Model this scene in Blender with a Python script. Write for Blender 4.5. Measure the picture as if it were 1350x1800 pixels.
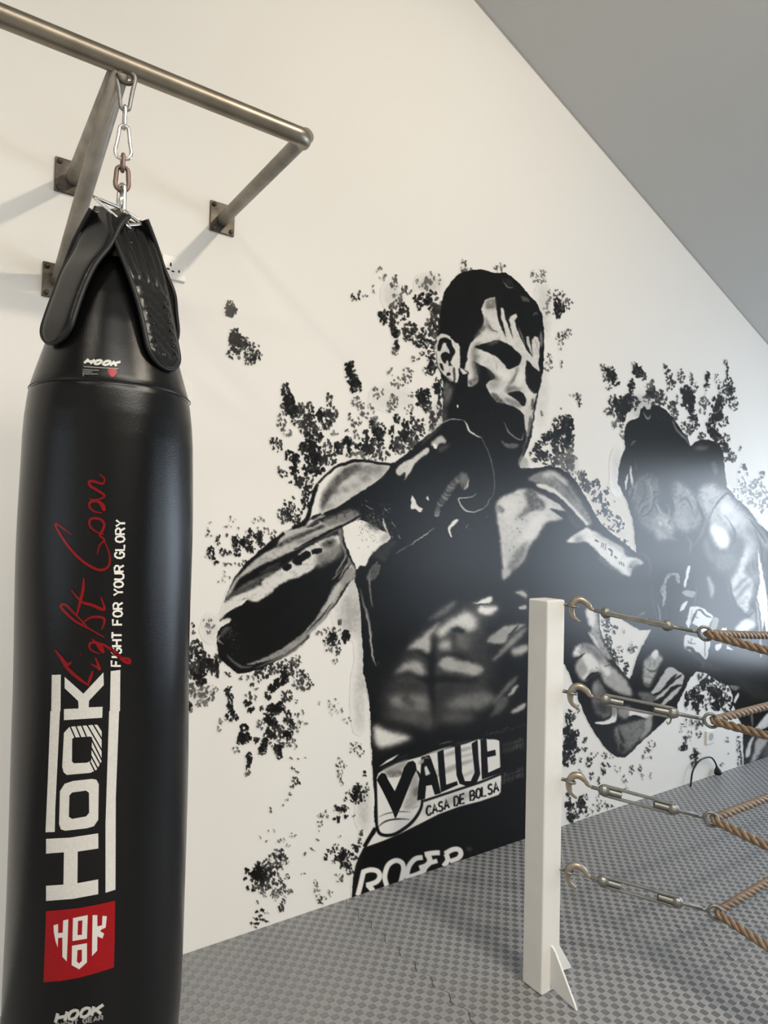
import bpy, bmesh, math, random
import numpy as np
from mathutils import Vector, Matrix

random.seed(7)
RNG = np.random.default_rng(11)
scn = bpy.context.scene
COL = scn.collection
for o in list(bpy.data.objects):
    bpy.data.objects.remove(o)

# ------------------------------------------------------------------ camera
# world: X away from the mural wall, Y along it (far end = +Y), Z up, floor z = 0
YAW, PITCH, ROLL, FPX, EYE = 0.972318552, 0.0361821676, 0.0246940050, 1157.94231, 1.6
WALL_X = -2.513
_f = np.array([-math.sin(YAW) * math.cos(PITCH), math.cos(YAW) * math.cos(PITCH), math.sin(PITCH)])
_r = np.cross(_f, [0, 0, 1]); _r /= np.linalg.norm(_r)
_u = np.cross(_r, _f)
CR = math.cos(ROLL) * _r + math.sin(ROLL) * _u
CU = -math.sin(ROLL) * _r + math.cos(ROLL) * _u
CAMPOS = np.array([0, 0, EYE])
cam = bpy.data.cameras.new('camera')
cam_o = bpy.data.objects.new('camera', cam); COL.objects.link(cam_o)
cam_o.matrix_world = Matrix(((CR[0], CU[0], -_f[0], 0), (CR[1], CU[1], -_f[1], 0), (CR[2], CU[2], -_f[2], EYE), (0, 0, 0, 1)))
cam.sensor_fit = 'VERTICAL'; cam.sensor_height = 36; cam.lens = FPX * 36 / 1800
cam.clip_start = 0.05
scn.camera = cam_o

# ------------------------------------------------------------------ light and exposure
scn.view_settings.view_transform = 'Standard'
scn.view_settings.look = 'None'
scn.view_settings.gamma = 1
scn.view_settings.use_curve_mapping = False
scn.view_settings.exposure = 0.14
world = bpy.data.worlds.new('world'); scn.world = world; world.use_nodes = True
world.node_tree.nodes['Background'].inputs[0].default_value = (0.75, 0.87, 1, 1)
world.node_tree.nodes['Background'].inputs[1].default_value = 1.0
FAR_Y, BACK_Y, RIGHT_X = 6.3, -3.4, 4.2
WIN_X0, WIN_X1, WIN_Z0, WIN_Z1 = WALL_X + 0.4, WALL_X + 3.25, 0.45, 2.40

def area(name, loc, size, power, col, rot=(0, 0, 0), size_y=None, shape='RECTANGLE', spread=None):
    l = bpy.data.lights.new(name, 'AREA'); l.shape = shape; l.size = size
    if size_y: l.size_y = size_y
    l.energy = power; l.color = col
    if spread: l.spread = spread
    o = bpy.data.objects.new(name, l); COL.objects.link(o); o.location = loc; o.rotation_euler = rot
    return o
# daylight in the windows of the far end wall (beyond the frame on the right)
area('window_daylight', ((WIN_X0 + WIN_X1) / 2, FAR_Y + 0.1, (WIN_Z0 + WIN_Z1) / 2), WIN_X1 - WIN_X0, 95, (0.74, 0.86, 1.0), (-math.pi / 2, 0, 0), WIN_Z1 - WIN_Z0)
WIN2_X0, WIN2_X1 = WALL_X + 3.7, WALL_X + 6.3
area('window_daylight', ((WIN2_X0 + WIN2_X1) / 2, FAR_Y + 0.1, (WIN_Z0 + WIN_Z1) / 2), WIN2_X1 - WIN2_X0, 48, (0.74, 0.86, 1.0), (-math.pi / 2, 0, 0), WIN_Z1 - WIN_Z0)
BW = (-1.7, 0.5, 0.9, 2.5)      # window in the back wall, behind the camera
area('window_daylight', ((BW[0] + BW[1]) / 2, BACK_Y - 0.1, (BW[2] + BW[3]) / 2), BW[1] - BW[0], 4, (0.93, 0.95, 1.0), (math.pi / 2, 0, 0), BW[3] - BW[2])
# unseen soft main light, added under the ceiling to the right of the camera
SLOPE = math.atan(0.4025)
FILL_C, FILL_W, FILL_L = (2.75, 0.7), 2.6, 3.4
area('added_roof_fill', (FILL_C[0], FILL_C[1], EYE + 2.789 - 0.4025 * (FILL_C[1] - 2.2057) - 0.04), FILL_W, 330, (1.0, 0.95, 0.86), (-SLOPE, 0, 0), FILL_L, spread=math.radians(146))
LAMP = Vector((0.3, 1.86, 4.16))
# warm ceiling lamp (throws the soft shadows of the bag frame down and left)
area('lamp_and_fill_light', LAMP + Vector((0, 0, -0.03)), 0.15, 62, (1.0, 0.88, 0.70), (0, math.radians(52), 0), None, 'DISK')
# unseen pair of lamps added behind the camera for fill light
FILL_LAMPS = [Vector((2.4, -1.6, 4.9)), Vector((-0.2, -1.8, 4.9))]
for p in FILL_LAMPS:
    area('lamp_and_fill_light', p + Vector((0, 0, -0.03)), 0.26, 18, (1.0, 0.91, 0.78), (0, math.radians(12), 0), None, 'DISK')

# ------------------------------------------------------------------ helpers
def ray(x, y):
    return ((np.asarray(x, float)[..., None] - 675) / FPX) * CR - ((np.asarray(y, float)[..., None] - 900) / FPX) * CU + _f
def on_wall(x, y, off=0.0):
    v = ray(x, y); t = (WALL_X + off) / v[..., 0]
    return CAMPOS + v * t[..., None]
def on_floor(x, y, z=0.0):
    v = ray(x, y); t = (z - EYE) / v[..., 2]
    return CAMPOS + v * t[..., None]

def srgb(r, g=None, b=None):
    if g is None: g = b = r
    f = lambda c: (c / 255 / 12.92) if c / 255 <= 0.04045 else ((c / 255 + 0.055) / 1.055) ** 2.4
    return (f(r), f(g), f(b), 1)

def mat(name, col, rough=0.5, metal=0.0, spec=0.5, bump=0.0, bscale=200, var=0.0, vscale=8, coat=0):
    m = bpy.data.materials.new(name); m.use_nodes = True
    nt = m.node_tree; b = nt.nodes['Principled BSDF']
    b.inputs['Base Color'].default_value = col
    b.inputs['Roughness'].default_value = rough
    b.inputs['Metallic'].default_value = metal
    b.inputs['Specular IOR Level'].default_value = spec
    if coat: b.inputs['Coat Weight'].default_value = coat; b.inputs['Coat Roughness'].default_value = 0.2
    tc = nt.nodes.new('ShaderNodeTexCoord')
    if var:
        n = nt.nodes.new('ShaderNodeTexNoise'); n.inputs['Scale'].default_value = vscale; n.inputs['Detail'].default_value = 5
        nt.links.new(tc.outputs['Object'], n.inputs['Vector'])
        r = nt.nodes.new('ShaderNodeMapRange'); r.inputs['From Min'].default_value = 0.3; r.inputs['From Max'].default_value = 0.7
        r.inputs['To Min'].default_value = 1 - var; r.inputs['To Max'].default_value = 1 + var
        nt.links.new(n.outputs['Fac'], r.inputs['Value'])
        mx = nt.nodes.new('ShaderNodeVectorMath'); mx.operation = 'SCALE'
        mx.inputs[0].default_value = col[:3]; nt.links.new(r.outputs['Result'], mx.inputs['Scale'])
        nt.links.new(mx.outputs['Vector'], b.inputs['Base Color'])
    if bump:
        n2 = nt.nodes.new('ShaderNodeTexNoise'); n2.inputs['Scale'].default_value = bscale; n2.inputs['Detail'].default_value = 3
        nt.links.new(tc.outputs['Object'], n2.inputs['Vector'])
        bp = nt.nodes.new('ShaderNodeBump'); bp.inputs['Strength'].default_value = bump; bp.inputs['Distance'].default_value = 0.002
        nt.links.new(n2.outputs['Fac'], bp.inputs['Height']); nt.links.new(bp.outputs['Normal'], b.inputs['Normal'])
    return m

def attr_mat(name, rough, spec, scale=(1, 1, 1), bump=0.0, bscale=120, sheen_noise=0.0):
    m = mat(name, (1, 1, 1, 1), rough, 0, spec, bump, bscale)
    nt = m.node_tree; b = nt.nodes['Principled BSDF']
    a = nt.nodes.new('ShaderNodeAttribute'); a.attribute_name = 'paint'
    nt.links.new(a.outputs['Color'], b.inputs['Base Color'])
    return m

def link(o, parent=None):
    COL.objects.link(o)
    if parent: o.parent = parent
    return o
def obj(name, bm, m, parent=None, smooth=True, bevel=0.0):
    """links a bmesh (built in world coordinates) as one mesh object"""
    me = bpy.data.meshes.new(name)
    bmesh.ops.recalc_face_normals(bm, faces=bm.faces)
    if parent is not None:
        bmesh.ops.translate(bm, verts=bm.verts, vec=-wpos(parent))
    bm.to_mesh(me); bm.free()
    for p in me.polygons: p.use_smooth = smooth
    me.materials.append(m)
    o = bpy.data.objects.new(name, me); link(o, parent)
    if bevel:
        md = o.modifiers.new('bevel', 'BEVEL'); md.width = bevel; md.segments = 3; md.limit_method = 'ANGLE'
    return o
def wpos(o):
    p = Vector(o.location)
    while o.parent: o = o.parent; p += o.location
    return p
def thing(name, label, cat, loc, group=None):
    o = bpy.data.objects.new(name, None); o.empty_display_size = 0.05; o.location = loc; link(o)
    return tag(o, label, cat, group)
def tag(o, label, cat, group=None):
    o['label'] = label; o['category'] = cat
    if group: o['group'] = group
    return o
def struct(o):
    o['kind'] = 'structure'; return o
def copy_tree(o, parent=None):
    c = o.copy(); COL.objects.link(c); c.parent = parent
    for ch in [x for x in bpy.data.objects if x.parent == o]: copy_tree(ch, c)
    return c

def add_box(bm, lo, hi, M=None):
    vs = [bm.verts.new((x, y, z)) for x in (lo[0], hi[0]) for y in (lo[1], hi[1]) for z in (lo[2], hi[2])]
    for f in ((0, 1, 3, 2), (4, 6, 7, 5), (0, 4, 5, 1), (2, 3, 7, 6), (0, 2, 6, 4), (1, 5, 7, 3)):
        bm.faces.new([vs[i] for i in f])
    if M is not None: bmesh.ops.transform(bm, matrix=M, verts=vs)
    return vs
def add_prism(bm, pts, vec):
    a = [bm.verts.new(p) for p in pts]; b = [bm.verts.new(Vector(p) + Vector(vec)) for p in pts]
    bm.faces.new(a); bm.faces.new(b[::-1])
    for i in range(len(a)):
        j = (i + 1) % len(a); bm.faces.new((a[i], b[i], b[j], a[j]))
def frame_dirs(pts, closed=False):
    n = len(pts); T = []
    for i in range(n):
        if closed: t = pts[(i + 1) % n] - pts[i - 1]
        else: t = pts[min(i + 1, n - 1)] - pts[max(i - 1, 0)]
        T.append(t.normalized())
    ref = Vector((0, 0, 1)) if abs(T[0].z) < 0.9 else Vector((1, 0, 0))
    N = [(ref - T[0] * ref.dot(T[0])).normalized()]
    for i in range(1, n):
        v = N[-1] - T[i] * N[-1].dot(T[i])
        N.append(v.normalized())
    return T, N
def add_tube(bm, pts, r, seg=14, closed=False, cap=True, prof=None):
    """round tube along points; r number or list; prof(i, a) scales the radius"""
    pts = [Vector(p) for p in pts]; n = len(pts)
    rr = r if isinstance(r, (list, tuple)) else [r] * n
    T, N = frame_dirs(pts, closed)
    rings = []
    for i in range(n):
        B = T[i].cross(N[i]); ring = []
        for k in range(seg):
            a = 2 * math.pi * k / seg
            q = rr[i] * (prof(i, a) if prof else 1)
            ring.append(bm.verts.new(pts[i] + (N[i] * math.cos(a) + B * math.sin(a)) * q))
        rings.append(ring)
    for i in range(n if closed else n - 1):
        A, Bv = rings[i], rings[(i + 1) % n]
        off = 0
        if closed and i == n - 1:
            off = min(range(seg), key=lambda s: sum((A[k].co - Bv[(k + s) % seg].co).length for k in range(seg)))
        for k in range(seg):
            bm.faces.new((A[k], A[(k + 1) % seg], Bv[(k + 1 + off) % seg], Bv[(k + off) % seg]))
    if cap and not closed:
        bm.faces.new(rings[0][::-1]); bm.faces.new(rings[-1])
def add_lathe(bm, prof, base, axis=(0, 0, 1), seg=32):
    """prof: list of (radius, distance along axis)"""
    ax = Vector(axis).normalized(); ref = Vector((1, 0, 0)) if abs(ax.x) < 0.9 else Vector((0, 1, 0))
    n = (ref - ax * ref.dot(ax)).normalized(); b = ax.cross(n); base = Vector(base)
    rings = []
    for r, h in prof:
        rings.append([bm.verts.new(base + ax * h + (n * math.cos(2 * math.pi * k / seg) + b * math.sin(2 * math.pi * k / seg)) * max(r, 1e-4)) for k in range(seg)])
    for A, B in zip(rings, rings[1:]):
        for k in range(seg): bm.faces.new((A[k], A[(k + 1) % seg], B[(k + 1) % seg], B[k]))
    bm.faces.new(rings[0][::-1]); bm.faces.new(rings[-1])
def spline(pts, sub=6, closed=False):
    P = [np.array(p, float) for p in pts]; n = len(P); out = []
    rng = range(n) if closed else range(n - 1)
    for i in rng:
        p0 = P[(i - 1) % n] if closed or i > 0 else P[0]
        p1 = P[i]; p2 = P[(i + 1) % n]
        p3 = P[(i + 2) % n] if closed or i + 2 < n else P[-1]
        for k in range(sub):
            t = k / sub
            out.append(0.5 * (2 * p1 + (p2 - p0) * t + (2 * p0 - 5 * p1 + 4 * p2 - p3) * t * t + (3 * p1 - p0 - 3 * p2 + p3) * t ** 3))
    if not closed: out.append(P[-1])
    return out
def grid_mesh(name, co, col, keep, m, parent=None):
    """co (h,w,3), col (h,w) or (h,w,3) albedo, keep (h-1,w-1) bool: a flat painted surface with one colour per vertex"""
    h, w = co.shape[:2]
    ids = np.arange(h * w).reshape(h, w)
    q = np.stack([ids[:-1, :-1], ids[:-1, 1:], ids[1:, 1:], ids[1:, :-1]], -1)[keep]
    used = np.zeros(h * w, bool); used[q.ravel()] = True
    remap = np.cumsum(used) - 1
    q = remap[q]; v = co.reshape(-1, 3)[used]
    c = col.reshape(h * w, -1)[used]
    if c.shape[1] == 1: c = np.repeat(c, 3, 1)
    if parent is not None: v = v - np.array(wpos(parent))
    me = bpy.data.meshes.new(name)
    me.vertices.add(len(v)); me.vertices.foreach_set('co', v.astype(np.float32).ravel())
    nf = len(q)
    me.loops.add(nf * 4); me.loops.foreach_set('vertex_index', q.astype(np.int32).ravel())
    me.polygons.add(nf); me.polygons.foreach_set('loop_start', (np.arange(nf) * 4).astype(np.int32))
    me.update(calc_edges=True); me.validate()
    at = me.color_attributes.new('paint', 'FLOAT_COLOR', 'POINT')
    at.data.foreach_set('color', np.concatenate([c, np.ones((len(c), 1))], 1).astype(np.float32).ravel())
    me.materials.append(m)
    o = bpy.data.objects.new(name, me); link(o, parent)
    return o

# ------------------------------------------------------------------ a small painter (used for the mural and the prints on the bag)
def box_blur(a, r):
    for ax in (0, 1):
        k = int(r) * 2 + 1
        p = np.pad(a, [(k // 2 + 1, k // 2) if i == ax else (0, 0) for i in (0, 1)], mode='edge')
        c = np.cumsum(p, axis=ax, dtype=np.float64)
        a = (np.take(c, range(k, c.shape[ax]), ax) - np.take(c, range(0, c.shape[ax] - k), ax)) / k
    return a
class Canvas:
    def __init__(s, x0, y0, x1, y1, S, bg=1.0, ch=1):
        s.x0, s.y0, s.S = x0, y0, S
        s.w, s.h = int((x1 - x0) * S), int((y1 - y0) * S)
        s.a = np.full((s.h, s.w), bg, np.float32)
        s.id = np.zeros((s.h, s.w), np.uint8)
    def mask(s, pts, pad=0):
        P = (np.array(pts, float) - (s.x0, s.y0)) * s.S
        lo = np.floor(P.min(0)).astype(int) - pad - 1; hi = np.ceil(P.max(0)).astype(int) + pad + 2
        lo = np.maximum(lo, 0); hi = np.minimum(hi, (s.w, s.h))
        if (hi <= lo).any(): return None
        m = np.zeros((hi[1] - lo[1], hi[0] - lo[0]), np.float32)
        Q = np.roll(P, -1, 0); W = m.shape[1]; xs = np.arange(W)
        for r in range(m.shape[0]):
            yy = lo[1] + r + 0.5
            c = (P[:, 1] <= yy) != (Q[:, 1] <= yy)
            if not c.any(): continue
            xi = np.sort(P[c, 0] + (yy - P[c, 1]) * (Q[c, 0] - P[c, 0]) / (Q[c, 1] - P[c, 1])) - lo[0]
            for a, b in zip(xi[::2], xi[1::2]):
                m[r] += np.clip(np.minimum(b, xs + 1) - np.maximum(a, xs), 0, 1)
        return m.clip(0, 1), lo
    def poly(s, pts, val, blur=0, smooth=True, alpha=1.0, ident=None, noise=0.0):
        if smooth: pts = spline(pts, 5, True)
        pad = int(blur * s.S * 3) + 2
        r = s.mask(pts, pad)
        if r is None: return
        m, lo = r
        if blur:
            b = max(1, int(blur * s.S)); m = box_blur(box_blur(m, b), b)
        sl = (slice(lo[1], lo[1] + m.shape[0]), slice(lo[0], lo[0] + m.shape[1]))
        if noise:
            m = np.clip(m * (1 + 0.5 * noise * (NOISE[:s.h, :s.w][sl] - 0.5) * 2), 0, 1)
        m = m * alpha
        s.a[sl] = s.a[sl] * (1 - m) + val * m
        if ident is not None: s.id[sl][m > 0.5] = ident
    def stroke(s, pts, w, val, blur=0, smooth=True, taper=(1, 1), alpha=1.0):
        P = spline(pts, 6) if smooth and len(pts) > 2 else [np.array(p, float) for p in pts]
        P = np.array(P); n = len(P)
        T = np.gradient(P, axis=0); T /= np.linalg.norm(T, axis=1)[:, None] + 1e-9
        N = np.stack([-T[:, 1], T[:, 0]], 1)
        t = np.linspace(0, 1, n)
        ww = w / 2 * np.minimum(1, np.minimum(taper[0] + (1 - taper[0]) * t * 3, taper[1] + (1 - taper[1]) * (1 - t) * 3))
        # union of quads (own overlap must not cancel)
        pad = int(blur * s.S * 3) + 2
        big = s.mask(np.concatenate([P + N * w / 2, (P - N * w / 2)[::-1]]), pad)
        if big is None: return
        M = np.zeros_like(big[0]); lo = big[1]
        for i in range(n - 1):
            e = T[i] * 0.35 / s.S
            q = [P[i] + N[i] * ww[i] - e, P[i + 1] + N[i + 1] * ww[i + 1] + e, P[i + 1] - N[i + 1] * ww[i + 1] + e, P[i] - N[i] * ww[i] - e]
            r = s.mask(q)
            if r is None: continue
            mm, l2 = r; y, x = l2[1] - lo[1], l2[0] - lo[0]
            y0, x0 = max(0, -y), max(0, -x)
            v = M[max(y, 0):y + mm.shape[0], max(x, 0):x + mm.shape[1]]
            np.maximum(v, mm[y0:y0 + v.shape[0], x0:x0 + v.shape[1]], out=v)
        if blur:
            b = max(1, int(blur * s.S)); M = box_blur(box_blur(M, b), b)
        M = M * alpha
        sl = (slice(lo[1], lo[1] + M.shape[0]), slice(lo[0], lo[0] + M.shape[1]))
        s.a[sl] = s.a[sl] * (1 - M) + val * M
    def dab(s, cx, cy, a, b, ang, val, alpha=1.0, ring=0.0, drag=0.0):
        S = s.S; X, Y = (cx - s.x0) * S, (cy - s.y0) * S; R = int(max(a, b) * S * 1.3) + 2
        x0, y0 = int(X) - R, int(Y) - R; x1, y1 = x0 + 2 * R + 1, y0 + 2 * R + 1
        if x0 < 0 or y0 < 0 or x1 > s.w or y1 > s.h: return
        yy, xx = np.mgrid[y0:y1, x0:x1]
        dx, dy = (xx - X) / S, (yy - Y) / S
        c, si = math.cos(ang), math.sin(ang)
        u, v = (dx * c + dy * si) / a, (-dx * si + dy * c) / b
        d = np.sqrt(u * u + v * v) + 0.17 * (NOISE[y0:y1, x0:x1] - 0.5) * 2
        m = np.clip((1 - d) * min(a, b) * 1.6, 0, 1) * alpha
        if ring: m = m * (1 - ring * np.clip((0.62 - d) * 2.4 + 0.5 * v, 0, 1))
        sl = (slice(y0, y1), slice(x0, x1))
        s.a[sl] = s.a[sl] * (1 - m) + val * m
def fbm(h, w, cell, octaves=4, rng=RNG):
    out = np.zeros((h, w), np.float32); amp, tot = 1.0, 0
    for o in range(octaves):
        c = max(2, cell / 2 ** o); gh, gw = int(h / c) + 3, int(w / c) + 3
        g = rng.random((gh, gw)).astype(np.float32)
        y = np.arange(h) / c; x = np.arange(w) / c
        yi, xi = y.astype(int), x.astype(int)
        fy = (y - yi)[:, None]; fx = (x - xi)[None]
        fy = fy * fy * (3 - 2 * fy); fx = fx * fx * (3 - 2 * fx)
        A = g[yi][:, xi]; B = g[yi][:, xi + 1]; C_ = g[yi + 1][:, xi]; D = g[yi + 1][:, xi + 1]
        out += amp * ((A * (1 - fx) + B * fx) * (1 - fy) + (C_ * (1 - fx) + D * fx) * fy)
        tot += amp; amp *= 0.55
    return out / tot
def pp(t, s):
    """'x,y x,y' in the frame of tile t -> photo coordinates"""
    ox, oy, k = t
    return [(ox + float(a) / k, oy + float(b) / k) for a, b in (q.split(',') for q in s.split())]
# ------------------------------------------------------------------ the mural: painted on a canvas in photo coordinates, laid onto the wall plane
MX0, MY0, MX1, MY1, MS = 318, 415, 1440, 1650, 2
NOISE = fbm((MY1 - MY0) * MS, (MX1 - MX0) * MS, 9, 4)
NOISE = np.clip((NOISE - 0.5) * 2.2 + 0.5, 0, 1)
TA, TB, TC, TD = (720, 450, 4.5), (720, 720, 4.5), (500, 720, 4.5), (360, 900, 4.5)
TE, TF, TG = (620, 1000, 4.21875), (600, 1260, 4.0909), (900, 800, 4.5)
TH, TI, TJ, TK = (1050, 620, 4.5), (1050, 900, 4.5), (980, 1060, 4.5), (1150, 1150, 6.75)
W = 1.0
def g(v): return v / 240.0

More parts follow.
